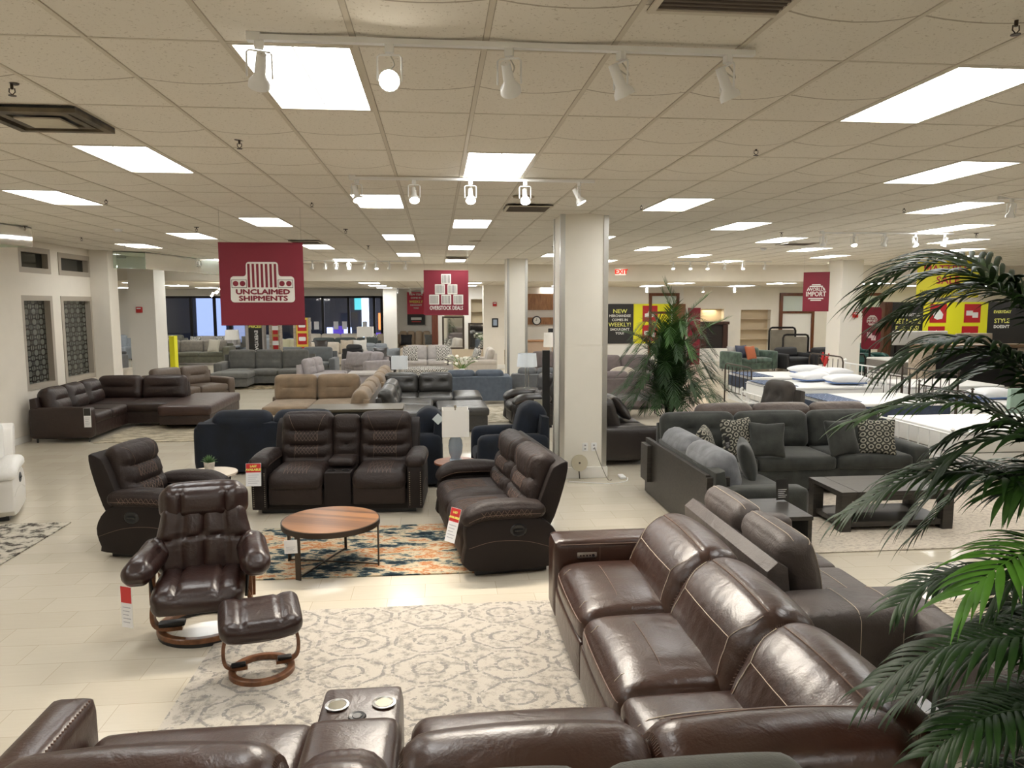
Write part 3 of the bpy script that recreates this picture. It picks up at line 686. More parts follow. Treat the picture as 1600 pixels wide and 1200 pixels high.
for x, y, l in ((1.0, 8.6, 'beyond the second track'), (.75, 14.6, 'before the overstock banner'), (-3.6, 17.2, 'over the left aisle')):
    o = Geo().cyl(.12, .008, T(0, 0, -.008), 24).build('ceiling_speaker', mat('tan speaker', (.42, .35, .24), .7)); o.location = (x, y, CEIL-.012); tag(o, 'round tan ceiling speaker '+l, 'speaker')

# track lights
BULB = mat('lit lamp face', (1, .93, .8), .4, emis=22); BULBOFF = mat('unlit lamp face', (.7, .68, .62), .15)
def head(tilt, lit, loc, rz, label, group='track lamps', hi=True):
    o = thing('track_lamp', label, 'track lamp', loc, rz, group); g = Geo(); n = 16 if hi else 8
    g.box(-.02, .02, -.014, .014, -.035, 0); g.tube([(-.055, 0, -.16), (-.055, 0, -.055), (-.045, 0, -.045), (.045, 0, -.045), (.055, 0, -.055), (.055, 0, -.16)], .005, 5); g.build('yoke', WHITE, o)
    M = Matrix.Translation((0, 0, -.15)) @ Matrix.Rotation(tilt, 4, 'X')
    g = Geo(); g.lathe([(.001, .1), (.022, .1), (.024, .05), (.026, .0), (.048, -.03), (.05, -.055), (.046, -.055), (.046, -.04), (.001, -.04)], n, M); g.build('can', WHITE, o)
    if hi: Geo().tube(catmull([(0, 0, -.04), (.02, .02, -.08), (.0, .04, -.1), app([(0, 0, .1)], M)[0]], 5, False), .0035, 5).build('wire', mat('lamp wire', (.5, .48, .42), .6), o)
    Geo().lathe([(.001, -.05), (.046, -.05), (.046, -.045), (.001, -.045)][::-1], n, M).build('lens', BULB if lit else BULBOFF, o)
    if lit and hi:
        l = bpy.data.lights.new('lamp_light', 'SPOT'); l.energy = SPOT; l.color = (1, .9, .76); l.spot_size = 1.5; l.spot_blend = .6; l.shadow_soft_size = .045
        lo = bpy.data.objects.new('lamp_light', l); COL.objects.link(lo); lo.parent = o; lo.matrix_local = M @ Matrix.Translation((0, 0, -.065))
    return o
def track(label, x0, x1, y, z=CEIL-.03):
    o = Geo().box(x0, x1, y-.018, y+.018, z-.012, z+.012).box(x0-.01, x0+.05, y-.022, y+.022, z-.016, z+.03).build('light_track', WHITE); tag(o, label, 'light track')
    return z-.012
z = track('long white light track with five lamps crossing the near ceiling', -.82, 1.53, 3.6)
# tilt>0 turns the face toward +Y, rz spins
for x, t, lit, rz, l in ((-.78, .75, False, .35, 'unlit near track lamp seen from behind, at the left end'), (-.2, -1.15, True, 0, 'glaring lit lamp, second on the near track'), (.35, .9, False, -.3, 'unlit near track lamp seen from behind, in the middle'), (.88, .5, False, -1.2, 'unlit near track lamp second from the right end'), (1.40, .45, False, -1.35, 'unlit near track lamp at the right end')):
    head(t, lit, (x, 3.6, z), rz, l)
z = track('second white light track with five lamps in front of the nearest pillar', -.8, 1.55, 7.37)
for x, t, rz, l in ((-.74, -.5, .6, 'leftmost'), (-.2, -.6, .1, 'second'), (.34, -.65, 0, 'middle'), (.87, -.65, 0, 'fourth'), (1.4, -.5, 1.2, 'rightmost')):
    head(t, True, (x, 7.37, z), rz, 'lit lamp on the second light track, %s of five' % l)
z = track('white light track above the beds, third from the front', 6.5, 8.9, 12.3)
for i, (x, lit) in enumerate(((6.55, 0), (7.1, 1), (7.65, 0), (8.2, 1), (8.75, 0))): head(-.5+.9*(1-lit), bool(lit), (x, 12.3, z), .3*(i-2), 'track lamp above the beds, number %d from the left' % (i+1))
z = track('white light track at the right edge of the view', 6.4, 8.9, 8.1); head(.2, False, (6.55, 8.1, z), 0, 'unlit track lamp at the right edge of the view')
z = track('far left light track before the fascia', -3.6, -.7, 21.3)
for i, (x, lit) in enumerate(((-3.4, 0), (-3.05, 0), (-2.75, 0), (-2.4, 1), (-1.95, 0), (-1.65, 1), (-1.3, 0), (-.85, 0))): head(-.5 if lit else .5, bool(lit), (x, 21.3, z), .3, 'small lamp on the far track behind the shipments banner, number %d from the left' % (i+1), hi=False)
z = track('far right light track before the fascia', 6.6, 9.6, 20.9)
for i, (x, lit) in enumerate(((6.7, 1), (7.2, 1), (7.7, 1), (8.2, 0), (8.75, 1), (9.4, 0))): head(-.5 if lit else .5, bool(lit), (x, 20.9, z), -.2, 'small lamp on the far track above the palm, number %d from the left' % (i+1), hi=False)
z = track('light track beyond the mattress banner', 14.2, 17, 21.2)
for i, x in enumerate((14.6, 15.6, 16.4)): head(-.5, True, (x, 21.2, z), 0, 'small lit lamp right of the mattress banner, number %d from the left' % (i+1), hi=False)
z = track('light track of the lower ceiling at the centre right', 8, 13, 29.2, LOW-.03)
for i, x in enumerate((8.3, 10.6, 11.9)): head(-.5, True, (x, 29.2, z), 0, 'small lit lamp over the shelf niches, number %d from the left' % (i+1), hi=False)
z = track('light track over the long tan sofa', -2.2, -.2, 32, LOW-.03)
for i, x in enumerate((-1.6, -1.1, -.6)): head(.5, True, (x, 32, z), 0, 'small lit lamp over the long tan sofa, number %d from the left' % (i+1), hi=False)
z = track('light track behind the alarm pillar', -9, -5.8, 20.6)
for i, (x, lit) in enumerate(((-6.2, 0), (-6.6, 1), (-8.3, 1), (-8.7, 1))): head(-.6, bool(lit), (x, 20.6, z), .5, 'small lamp near the alarm pillar, number %d' % (i+1), hi=False)

# chandelier
ch = thing('chandelier', 'branched chandelier of small bright bulbs left of the shipments banner', 'chandelier', (-6.9, 25.2, LOW)); g = Geo(); b2 = Geo()
for k in range(14):
    a = k*2.4; r_ = .12+.34*random.random(); zz = -.2-.25*random.random(); g.tube([(0, 0, -.1), (r_*math.cos(a), r_*math.sin(a), zz)], .008, 4); b2.lathe([(.001, -.04), (.05, 0), (.001, .04)][::-1], 8, T(r_*math.cos(a), r_*math.sin(a), zz))
g.tube([(0, 0, 0), (0, 0, -.12)], .01, 5); g.build('arms', CHR, ch); b2.build('bulbs', mat('chandelier bulb', (1, .95, .85), .5, emis=9), ch)

# ================================================================== RUGS (world size, world place)
def rug(label, x0, x1, y0, y1, m_, rz=0, z=.003):
    w_, d = x1-x0, y1-y0; o = Geo().rb(w_, d, .014, .006, T(0, 0, .007), n=(6, 6, 2)).build('area_rug', m_); o.location = ((x0+x1)/2, (y0+y1)/2, z*.3); o.rotation_euler.z = rz
    return tag(o, label, 'rug')
rug('cream rug with grey medallions inside the chestnut leather sectional', -1.62, .92, 3.3, 5.86, rug_mat('cream medallion rug', [(.36, (.3, .28, .25)), (.44, (.42, .38, .33)), (.52, (.55, .5, .43)), (.75, (.52, .48, .42))], 14, medallion=True))
rug('multicoloured orange and blue distressed rug under the round coffee table', -1.9, .42, 6.58, 8.12, rug_mat('distressed rug', [(.415, (.012, .022, .03)), (.468, (.09, .13, .14)), (.488, (.5, .42, .29)), (.53, (.56, .47, .33)), (.555, (.42, .13, .04)), (.585, (.5, .24, .1)), (.61, (.56, .47, .33))], 2.0, (1, 2.0, 1)), rz=-.01)
rug('blue and cream streaky rug in front of the brown sectional at the left', -6.05, -4.2, 13.66, 15.7, rug_mat('streaky rug', [(.35, (.06, .075, .08)), (.47, (.35, .3, .22)), (.58, (.62, .54, .4)), (.7, (.3, .25, .17))], 3, (1, 5, 1)))
rug('cream rug under the dark rectangular coffee table', 3.2, 6.6, 6.75, 8.95, rug_mat('cream woven rug', [(.35, (.36, .31, .26)), (.5, (.6, .53, .44)), (.65, (.66, .6, .5))], 22, (1, 2, 1)))
rug('cream and brown rug at the right edge behind the foreground palm', 3.4, 6.2, 2.6, 5.55, rug_mat('cream brown rug', [(.38, (.22, .17, .12)), (.5, (.6, .52, .4)), (.6, (.66, .58, .45))], 12, (1, 3, 1)))
rug('black patterned rug with a white border under the white recliner', -6.8, -4.1, 7.0, 8.62, rug_mat('black white rug', [(.42, (.08, .07, .06)), (.5, (.5, .46, .38)), (.6, (.6, .55, .46))], 9))
rug('dark patterned rug under the grey sectional behind the shipments banner', -6.4, -3.2, 22.0, 25, rug_mat('dark gold rug', [(.4, (.09, .075, .05)), (.5, (.28, .22, .14)), (.6, (.45, .37, .25))], 5))
rug('pale mottled rug right of the tufted ottoman', 1.0, 2.2, 15.2, 17.5, rug_mat('pale mottled rug', [(.4, (.3, .27, .2)), (.5, (.5, .45, .35)), (.6, (.6, .55, .45))], 4))

# ================================================================== FOREGROUND CHESTNUT SECTIONAL
def back_profile(d=.5, h=.42, z0=.42):
    """(y,z): y=0 front foot, y=d rear"""
    return [(.0, z0), (.015, z0+.13), (.10, z0+.31), (.20, z0+h*.97), (.30, z0+h*1.08), (.41, z0+h*1.04), (.5, z0+h*.86), (.52, z0+.12), (.50, z0-.05), (.22, z0-.1)]
def cushion_relief(u, v): return -.012*np.exp(-((np.abs(u)-.55)/.02)**2)*(np.abs(v) < .8)
def power_sectional():
    o = thing('leather_sectional', 'large chestnut leather reclining sectional wrapping the cream medallion rug in the foreground', 'sectional sofa', (.9, 3.0, 0)); W = dict(world=True)
    m_ = LEA
    # body and base of both wings
    g = Geo(); g.rbx(.93, 1.93, 2.36, 5.42, .06, .36, .03); g.rbx(-1.6, .93, 2.36, 3.3, .06, .36, .03); g.build('base', m_, o, **W)
    g = Geo(); g.rbx(1.78, 1.93, 2.36, 5.45, .3, .7, .04); g.build('back_frame', m_, o, **W)
    g = Geo(); g.rbx(-1.6, 1.93, 2.36, 2.5, .3, .7, .04); g.build('back_frame', m_, o, **W)
    # far arm with control panel
    g = Geo(); g.pad(Pad(1.02, .30, .6, .045, (.0, .01, .008)), T(1.36, 5.52, .36), (12, 6, 6)); a = g.build('arm', m_, o, **W)
    Geo().tube([(.9, 5.372, .635), (1.84, 5.372, .635)], .003, 4).tube([(.88, 5.67, .64), (1.84, 5.67, .64)], .003, 4).tube([(1.2, 5.363, .62), (1.2, 5.363, .45)], .0015, 4).build('stitching', THREADD, a, **W)
    c = Geo().rb(.15, .045, .012, .012, T(1.1, 5.362, .555, rx=PI/2), n=(8, 4, 2)).build('control_panel', CHR, o, **W)
    g = Geo()
    for k in range(5): g.cyl(.011 if k == 4 else .006, .008, T(1.05+k*.024, 5.357, .555, rx=PI/2), 10)
    g.build('buttons', BLK, c, **W)
    # near left arm
    g = Geo(); g.pad(Pad(.2, 1.0, .6, .045, (.01, 0, .01)), T(-1.66, 2.93, .36), (6, 12, 6)); a = g.build('arm', m_, o, **W)
    g = Geo()
    for y in np.arange(2.5, 3.38, .022): g.box(-1.577, -1.567, y, y+.004, .655, .664)
    g.build('stitching', THREADD, a, **W)
    Geo().tube(catmull([(-1.555, 3.0, .56), (-1.545, 3.03, .59), (-1.545, 3.08, .59), (-1.555, 3.1, .56)], 4, False), .006).build('recline_lever', CHR, o, **W)
    # seats
    def seat(x, y, w_, d, rz, back=False):
        M = T(x, y, .415, rz=rz); g = Geo()
        def wrp(Q):
            Q = Q.copy(); f = np.clip((-Q[:, 1]/(d/2)-.6)/.4, 0, 1); Q[:, 2] -= .03*f**2; return Q
        def rel(u, v):
            return -.01*np.exp(-((np.abs(u)-.62)/.025)**2)*(v > -.75) + .004*np.sin(v*22+u*5)*np.exp(-((u+.1)/.35)**2-((v-.45)/.3)**2)
        p = Pad(w_, d, .2, .07, (.012, .02, .05), rel, wrp); g.pad(p, M, (26, 22, 6)); s_ = g.build('seat_cushion', m_, o, **W)
        L = [app(p.curve(dense([(-.62, -.98), (-.62, .25), (-.25, .5)], 10)), M), app(p.curve(dense([(.62, -.98), (.62, .25), (.25, .5)], 10)), M), app(p.curve(dense([(-.62, -.35), (.62, -.35)], 12)), M)]
        stitch(L[:2], THREAD, s_, M=inv_of(s_)); stitch(L[2:], THREADD, s_, M=inv_of(s_))
        rim = app(p.S(np.array(dense([(-.93, -1, .55), (.93, -1, .55)], 14))), M); stitch([rim], THREADD, s_, 'piping', .004, M=inv_of(s_))
        F = T(x, y, 0, rz=rz); Geo().pad(Pad(w_-.01, .06, .27, .025, (.0, .012, 0)), F @ T(0, -d/2+.015, .2), (10, 3, 8)).build('footrest_panel', m_, o, **W)
    sx = .87+.42
    seat(sx, 4.88, .95, .84, -PI/2); seat(sx, 3.92, .94, .84, -PI/2)
    g = Geo(); g.pad(Pad(.86, .86, .2, .07, (.01, .01, .045)), T(1.3, 3.02, .415), (20, 20, 6)); s_ = g.build('seat_cushion', m_, o, **W)
    pc = Pad(.86, .86, .2, .07, (.01, .01, .045)); stitch([app(pc.curve(dense([(-.98, .35), (.9, .35)], 12)), T(1.3, 3.02, .415))], THREAD, s_, M=inv_of(s_))
    seat(.36, 2.98, .99, .84, PI); seat(-1.06, 2.98, .98, .84, PI)
    # console
    g = Geo(); g.pad(Pad(.37, .95, .5, .03, (.004, .004, .006)), T(-.365, 2.98, .37), (8, 10, 6)); c = g.build('console', m_, o, **W)
    ring = Geo(); well = Geo()
    for x in (-.47, -.26):
        M = T(x, 3.27, .626); ring.lathe([(.038, -.002), (.052, .0), (.054, .006), (.045, .008), (.038, .004), (.038, -.002)], 24, M)
        well.lathe([(.001, .001), (.038, .001), (.038, .005)], 20, M)  # flat disc, coloured darker to imitate the shade inside a well
    ring.build('cup_holder', CHR, c, **W); well.build('cup_shade_disc', mat('shaded cup steel', (.12, .11, .08), .3, metal=.8), c, **W)
    Geo().lathe([(.001, .006), (.02, .006), (.022, .003), (.036, .006), (.04, .0)][::-1], 24, T(-.37, 3.17, .626)).build('control_dial', BLK, c, **W)
    g = Geo(); g.pad(Pad(.37, .62, .1, .04, (0, .0, .02)), T(-.365, 2.72, .66, rx=0), (10, 12, 5)); g.build('console_lid', m_, o, **W)
    # back cushions: rolled profiles
    def roll(x, y, w_, rz, t0=1, hh=.42, stit=True):
        prof = back_profile(h=hh)
        def rel(t, k): return -.006*np.exp(-((k-.36)/.012)**2)-.004*np.exp(-((k-.16)/.012)**2)+.0015*np.sin(t*30+k*25)*np.exp(-((k-.2)/.12)**2)
        lf = Loft(prof, w_, .11, 7, .03, rel); g = Geo(); M = T(x, y, 0, rz=rz); lf.geo(g, M, 26); s_ = g.build('back_cushion', m_, o, ang=60, **W)
        I = inv_of(s_)
        if stit:
            stitch([app(lf.line(dense([(-.8, .36), (.8, .36)], 20)), M)], THREADD, s_, r=.0035, M=I)
            stitch([app(lf.line(dense([(-.83, .33), (-.83, .27), (-.7, .19), (.7, .19), (.83, .27), (.83, .33)], 10)), M), app(lf.line(dense([(-.7, .19), (-.78, .1)], 6)), M), app(lf.line(dense([(.7, .19), (.78, .1)], 6)), M)], THREAD, s_, M=I)
        # whip stitches along the ends
        g = Geo()
        for e in (-1, 1):
            for k in np.linspace(.08, .5, 34):
                a, b_ = app(lf.line([(e*.955, k), (e*.985, k)], .002), M); g.tube([a, b_], .0018, 3)
        g.build('end_stitching', THREADD, s_, M=I)
    for y, w_ in ((4.875, .99), (3.9, .97), (2.95, .96)): roll(1.40, y, w_, -PI/2)
    roll(1.26, 2.86, 1.0, PI, hh=.42, stit=True); roll(.30, 2.86, .92, PI, stit=False); roll(-.365, 2.80, .36, PI, hh=.36, stit=False); roll(-1.05, 2.86, .97, PI, stit=False)
    g = Geo()
    for x, y in ((.98, 5.5), (1.85, 5.5), (1.85, 2.45), (-1.6, 2.45), (-1.65, 3.3), (.9, 3.35)): g = Geo(); g.cyl(.025, .07, T(x, y, 0), 12); g.build('foot', BLK, o, **W)
power_sectional()

# ================================================================== GENERIC SOFAS
def leg(o, x, y, h, m_, r=.022): g = Geo(); g.lathe([(r*.7, 0), (r, h)], 10, T(x, y, 0)); return g.build('leg', m_, o)
def tuft_relief(cols, rows, dep, spread=.16):
    pts = [(x, y) for x in cols for y in rows]
    def f(u, v):
        z = np.zeros_like(u)
        for a, b_ in pts: z -= dep*np.exp(-(((u-a)**2+(v-b_)**2))/(spread**2))+0
        return z
    return f
def crease_relief(vs, dep, wd=.07):
    def f(u, v):
        z = np.zeros_like(u)
        for c in vs: z -= dep*np.exp(-((v-c-.1*u*u)/wd)**2)*(1-.3*np.abs(u))
        return z
    return f
def run(o, m_, M, w_, d=.95, sh=.46, bh=.92, al=.2, ar=.2, ah=.62, n=2, base_h=.08, style='plain', legs=BLK, res=10, back=True, arm_round=.05, thick=.2, lean=.2, seats=True, bm=None, fm=None, backs=None, seat_d=None, front_panel=False):
    """one straight run of upholstery. front faces -Y, origin on the floor at the centre"""
    bm = bm or m_; fm = fm or m_; B = dict(M=M)
    seatfr = d/2
    g = Geo(); g.rbx(-w_/2+al*.5, w_/2-ar*.5, -d/2+.03, d/2-.02, base_h, sh-.14, .02); g.build('base', fm, o, **B)
    if back:
        g = Geo(); g.prism([(d/2-.2, base_h+.05), (d/2, base_h+.0), (d/2+.0, bh-.14), (d/2-.1, bh-.12)], -w_/2+al*.3, w_/2-ar*.3, None, .02); g.build('back_frame', fm, o, **B)
    for s, a in ((-1, al), (1, ar)):
        if a <= 0: continue
        x = s*(w_/2-a/2); g = Geo()
        if style == 'roll':
            g.rbx(x-a*.36, x+a*.36, -d/2+.02, d/2-.02, base_h, ah-.06, .03)
            Loft([(0+math.cos(q)*a*.55, ah-.09+math.sin(q)*.1) for q in np.arange(0, 6.28, .785)], d-.02, .05, 4).geo(g, T(x, 0, 0, rz=PI/2), 6)
        else: g.pad(Pad(a, d, ah-base_h, min(arm_round, a*.45), (.008, .006, .012)), T(x, 0, (ah+base_h)/2), (6, 10, 7))
        g.build('arm', fm, o, **B)
    iw = w_-al-ar; sd = seat_d or (d-.22)
    if seats:
        for k in range(n):
            x = -w_/2+al+iw*(k+.5)/n; g = Geo(); g.pad(Pad(iw/n-.008, sd, .17, .05, (.004, .012, .022)), T(x, -d/2+sd/2, sh-.065), (res, res, 4)); g.build('seat_cushion', m_, o, **B)
    if back:
        nb = n if backs is None else backs
        for k in range(nb):
            x = -w_/2+al+iw*(k+.5)/nb; hh = bh-sh+.04; rel = None
            if style == 'tuft': rel = tuft_relief((-.45, .45), (.05,), .05, .2)
            if style == 'button': rel = tuft_relief((-.3, .3), (.1,), .045, .14)
            if style in ('crease', 'roll_crease'): rel = crease_relief((.0,), .035)
            if style == 'channel': rel = crease_relief((-.05, .45), .03, .06)
            g = Geo(); g.pad(Pad(iw/nb-.01, hh, thick, thick*.42, (.004, .015, .03), rel), UP(x, d/2-.2, sh+hh/2-.02, lean), (max(res, 12), max(res, 12), 5)); g.build('back_cushion', bm, o, **B)
    for sx in (-1, 1):
        for sy in (-1, 1):
            if base_h > .03:
                q = M @ Vector((sx*(w_/2-.09), sy*(d/2-.09), 0)) if M is not None else Vector((sx*(w_/2-.09), sy*(d/2-.09), 0))
                leg(o, q.x, q.y, base_h+.01, legs)
def sofa(label, x, y, rz, m_, w_, cat='sofa', name='sofa', group=None, **k):
    o = thing(name, label, cat, (x, y, 0), rz, group); run(o, m_, None, w_, **k); return o
def pillow(label, x, y, z, w_, h, t, m_, rx=0, rz=0, lean=.3, group=None, name='throw_pillow', flat=False):
    def wrp(Q):
        Q = Q.copy(); u = Q[:, 0]/(w_/2); v = Q[:, 1]/(h/2); e = np.clip((1-np.abs(u)**3), 0, 1)*np.clip((1-np.abs(v)**3), 0, 1)
        Q[:, 2] *= .12+.88*np.sqrt(e); k = 1+.06*(np.abs(u*v)); Q[:, 0] *= k-.05*(1-np.abs(u))*0; Q[:, 1] *= k; Q[:, 0] *= 1-.06*(1-v*v)*0-.05*(1-np.abs(v)) ; Q[:, 1] *= 1-.05*(1-np.abs(u)); return Q
    g = Geo(); g.pad(Pad(w_, h, t, .02, (0, 0, .0), None, wrp), (T(0, 0, 0, rx=rx) if flat else UP(0, 0, 0, lean)), (14, 14, 3)); o = g.build(name, m_, ang=60)
    o.location = (x, y, z); o.rotation_euler.z = rz; return tag(o, label, 'pillow', group)
def price_tag(label, x, y, z, rz, w_=.1, h=.2, lean=0, red=True, text_=None, black=False, both=False):
    o = thing('price_tag', label, 'price tag', (x, y, z), rz); M = UP(0, 0, 0, lean)
    Geo().box(-w_/2, w_/2, -h/2, h/2, 0, .002).build('card', BLKS if black else PAPER, o, M=M)
    if red is not None: Geo().box(-w_/2+.003, w_/2-.003, h*.1, h/2-.003, .002, .003).build('header', REDP if red else (BLKS if not black else BLK), o, M=M)
    g = Geo()
    for k in range(5): g.box(-w_*.35, w_*(.35-.1*(k % 3)), h*(-.02-.09*k), h*(0-.09*k), .002, .003)
    g.build('print', mat('grey print', (.45, .45, .5), .6) if not black else PAPER, o, M=M)
    if text_:
        for i, s in enumerate(text_): text('lettering', s, w_*.2, YTXT, o, M @ T(0, h*(.37-.15*i), .003), bold=.0015, depth=.0005)
    return o

# ================================================================== BROWN RECLINER FAMILY
def diamonds(p, u0, u1, v0, v1, nx, M):
    L = []; st = (u1-u0)/nx; hh = (v1-v0)/2
    for k in range(nx+1):
        for s in (-1, 1):
            a = u0+k*st; pts = [(a, v0), (a+s*st, (v0+v1)/2), (a, v1)]
            pts = [(min(max(q[0], u0), u1), q[1]) for q in pts]; L.append(app(p.curve(dense(pts, 4)), M))
    return L
def recliner(label, x, y, rz, seats, console=None, m_=SUE, ms=SUEL, cat='recliner', name='recliner', aw=.2, quilt=True, stud=True, th=THREADD, knob=True, lean=.3, group=None, bt=1.06, rib=(-.42, -.02, .45), square=False):
    o = thing(name, label, cat, (x, y, 0), rz, group); cw = console or 0; W = 2*aw+sum(seats)+cw; d = .92
    for s in (-1, 1):
        xc = s*(W/2-aw/2); t = aw*.38
        poly = catmull([(-.42, .07), (-.455, .3), (-.44, .5), (-.25, .56), (.1, .54), (.30, .47), (.40, .3), (.36, .12), (.30, .06)], 3)
        if square: poly = [(-.45, .07), (-.455, .3), (-.45, .57), (-.43, .6), (.3, .56), (.40, .3), (.36, .12), (.30, .06)]; t = aw*.44
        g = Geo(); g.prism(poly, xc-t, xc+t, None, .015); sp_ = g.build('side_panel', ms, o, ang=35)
        sgn = s; xo = xc+sgn*(t+.001)
        arc = catmull([(-.43, .28), (-.2, .33), (.1, .31), (.38, .22)], 6, False); stitch([[(xo, a[0], a[1]) for a in arc]], th, sp_, r=.002)
        # arm pad: long pillow with rounded drooping front
        def wrp(Q):
            Q = Q.copy(); f = np.clip((-Q[:, 1]-.12)/.28, 0, 1.3); Q[:, 2] -= (.02 if square else .1)*f**2; g_ = np.clip((Q[:, 1]-.1)/.3, 0, 1); Q[:, 2] -= .02*g_; Q[:, 0] *= 1-.1*g_; return Q
        p = Pad(aw*1.12, .74, .13, .055, (.012, .01, .025), None, wrp); M = T(xc, -.1, .62 if square else .6); g = Geo(); g.pad(p, M, (10, 18, 5)); ap = g.build('arm_pad', m_, o, ang=60)
        stitch([app(p.S(np.array(dense([(sg, -.9, -.3), (sg, .95, -.3)], 14)))*1.004, M) for sg in (-1, 1)], th, ap)
        if quilt:
            L = []
            for k in range(9):
                a = -.6+k*.14; L.append(app(p.S(np.array(dense([(s, a, -.75), (s, a+.12, .3)], 3)))*1.004, M)); L.append(app(p.S(np.array(dense([(s, a+.12, -.75), (s, a, .3)], 3)))*1.004, M))
            stitch(L, th, ap, 'quilting', .0015)
        if stud:
            g = Geo()
            for k in range(17):
                for q in (-1, 1): g.lathe([(.001, .004), (.006, .003), (.008, 0)][::-1], 6, T(xc+q*t*.72, -.456+.0002*k, .11+k*.024, rx=PI/2))
            g.build('nailheads', mat('antique nail', (.35, .31, .25), .35, metal=1), sp_)
        if knob and (s == 1 or True):
            Mk = T(xo, .02, .42, ry=s*PI/2); k_ = Geo().lathe([(.001, .004), (.035, .004), (.045, .009), (.055, .007), (.06, 0)][::-1], 20, Mk, 1, 1.3).build('handle_cup', BLK, o)
            Geo().rb(.018, .08, .014, .006, Mk @ T(0, 0, .012), n=(3, 6, 2)).build('handle', BLK, k_)
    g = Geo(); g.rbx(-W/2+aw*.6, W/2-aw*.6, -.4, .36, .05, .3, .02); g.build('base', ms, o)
    g = Geo(); g.box(-W/2+.1, W/2-.1, -.36, .3, .005, .06); g.build('plinth', BLK, o)
    xx_ = -W/2+aw; items = list(seats)
    if console: items = [seats[0], None, seats[1]]
    for it in items:
        w_ = it or cw; xc = xx_+w_/2; xx_ += w_
        if it is None:
            g = Geo(); g.rbx(xc-w_/2+.005, xc+w_/2-.005, -.45, .1, .1, .5, .03); c = g.build('console', ms, o)
            g = Geo(); g.pad(Pad(w_-.02, .36, .09, .035, (.0, .01, .02)), T(xc, -.05, .56), (8, 8, 4)); g.build('console_lid', m_, c)
            g = Geo()
            for q in (-.08, .08): g.lathe([(.034, .0), (.045, 0), (.045, .006), (.034, .006), (.034, 0)], 16, T(xc+q, -.34, .502))
            g.build('cup_holder', BLK, c)
            p = Pad(w_-.01, .66, .16, .05, (.01, .01, .02), crease_relief((-.55, -.1, .3), .035, .06)); g = Geo(); g.pad(p, UP(xc, .24, bt-.36, lean*.75), (10, 24, 5)); g.build('back_cushion', m_, o, ang=60)
            continue
        def wrp(Q):
            Q = Q.copy(); f = np.clip((-Q[:, 1]-.2)/.2, 0, 1.2); Q[:, 2] -= .05*f**2; return Q
        def rel(u, v): return -.008*np.exp(-((np.abs(u)-.5)/.03)**2)
        p = Pad(w_-.01, .72, .2, .07, (.006, .02, .035), rel, wrp); M = T(xc, -.13, .41); g = Geo(); g.pad(p, M, (20, 18, 5)); s_ = g.build('seat_cushion', m_, o, ang=60)
        fp = Pad(w_-.02, .26, .06, .03, (0, 0, .012), rel); g = Geo(); g.pad(fp, UP(xc, -.44, .25), (14, 8, 3)); g.build('footrest_panel', m_, o, ang=60)
        if quilt:
            stitch([app(p.curve(dense([(sg*.5, -.95), (sg*.5, .9)], 10)), M) for sg in (-1, 1)]+diamonds(p, -.42, .42, -.9, .3, 6, M), th, s_, 'quilting', .0016)
        # back cushion with head roll, two creased panels
        h = .76
        def relb(u, v):
            z = np.zeros_like(u)
            for c_, dp in zip(rib, (.03, .04, .035)): z -= dp*np.exp(-((v-c_-.12*(1-np.abs(u)**1.5)*-.6)/.055)**2)
            z += .03*np.exp(-((v-.72)/.25)**2)+.02*np.exp(-((v+.72)/.25)**2)
            z += .004*np.sin(u*34)*np.exp(-((v+.2)/.15)**2)
            if len(rib) == 3: z -= .012*np.exp(-((np.abs(u)-.62-.1*v)/.03)**2)*(v > .45)
            return z
        p = Pad(w_-.01, h, .2, .08, (.01, .02, .02), relb); M = UP(xc, .25, bt-.38, lean); g = Geo(); g.pad(p, M, (28, 34, 6)); s_ = g.build('back_cushion', m_, o, ang=60)
        if quilt: stitch(diamonds(p, -.42, .42, rib[0]+.06, rib[1]-.06, 6, M)+diamonds(p, -.42, .42, rib[1]+.08, rib[2]-.06, 6, M)+[app(p.curve(dense([(sg*.45, -.8), (sg*.45, .4), (sg*.72, .95)], 8)), M) for sg in (-1, 1)], th, s_, 'quilting', .0016)
        else: stitch([app(p.curve(dense([(sg*.75, -.8), (sg*.75, .8)], 12)), M) for sg in (-1, 1)], th, s_)
    # outer back shell with wings
    iw = W-2*aw
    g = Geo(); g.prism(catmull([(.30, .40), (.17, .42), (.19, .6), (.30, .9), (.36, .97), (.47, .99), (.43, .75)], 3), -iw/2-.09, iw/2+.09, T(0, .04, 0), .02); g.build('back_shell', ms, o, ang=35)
    return o
recliner('dark brown recliner at the left facing the round coffee table', -2.77, 7.72, math.radians(76), [.62], quilt=True)
LSC = recliner('dark brown console loveseat with quilted back facing the camera', -1.14, 9.08, math.radians(-3.5), [.63, .63], console=.33, cat='loveseat', name='reclining_loveseat', lean=.2, bt=1.1, knob=False, square=True)
recliner('dark brown reclining loveseat at the right of the distressed rug, its side toward the camera', .56, 7.42, math.radians(-82.5), [.78, .78], cat='loveseat', name='reclining_loveseat', rib=(-.5, -.12, .32), stud=False)
WL = mat('white leather', (.76, .74, .7), .42, bump=.15, bscale=80, kind='leather')
recliner('white leather recliner cut by the left edge of the view', -5.35, 8.98, math.radians(20), [.62], m_=WL, ms=mat('white leather side', (.74, .71, .66), .5), quilt=False, stud=False, th=mat('pale thread', (.6, .57, .5), .7), rib=(-.45, .1), lean=.25)
TAGT = ('LAST', 'AVAILABLE!')
price_tag('red and white price tag hanging on the left arm of the console loveseat', -2.1, 8.62, .5, 0, .17, .26, .12, text_=TAGT)
price_tag('red and white price tag hanging on the near arm of the right loveseat', .12, 6.42, .5, math.radians(-50), .13, .3, .3, text_=TAGT)
price_tag('red price tag on the arm of the left recliner', -2.34, 7.42, .62, math.radians(60), .1, .14, .8)
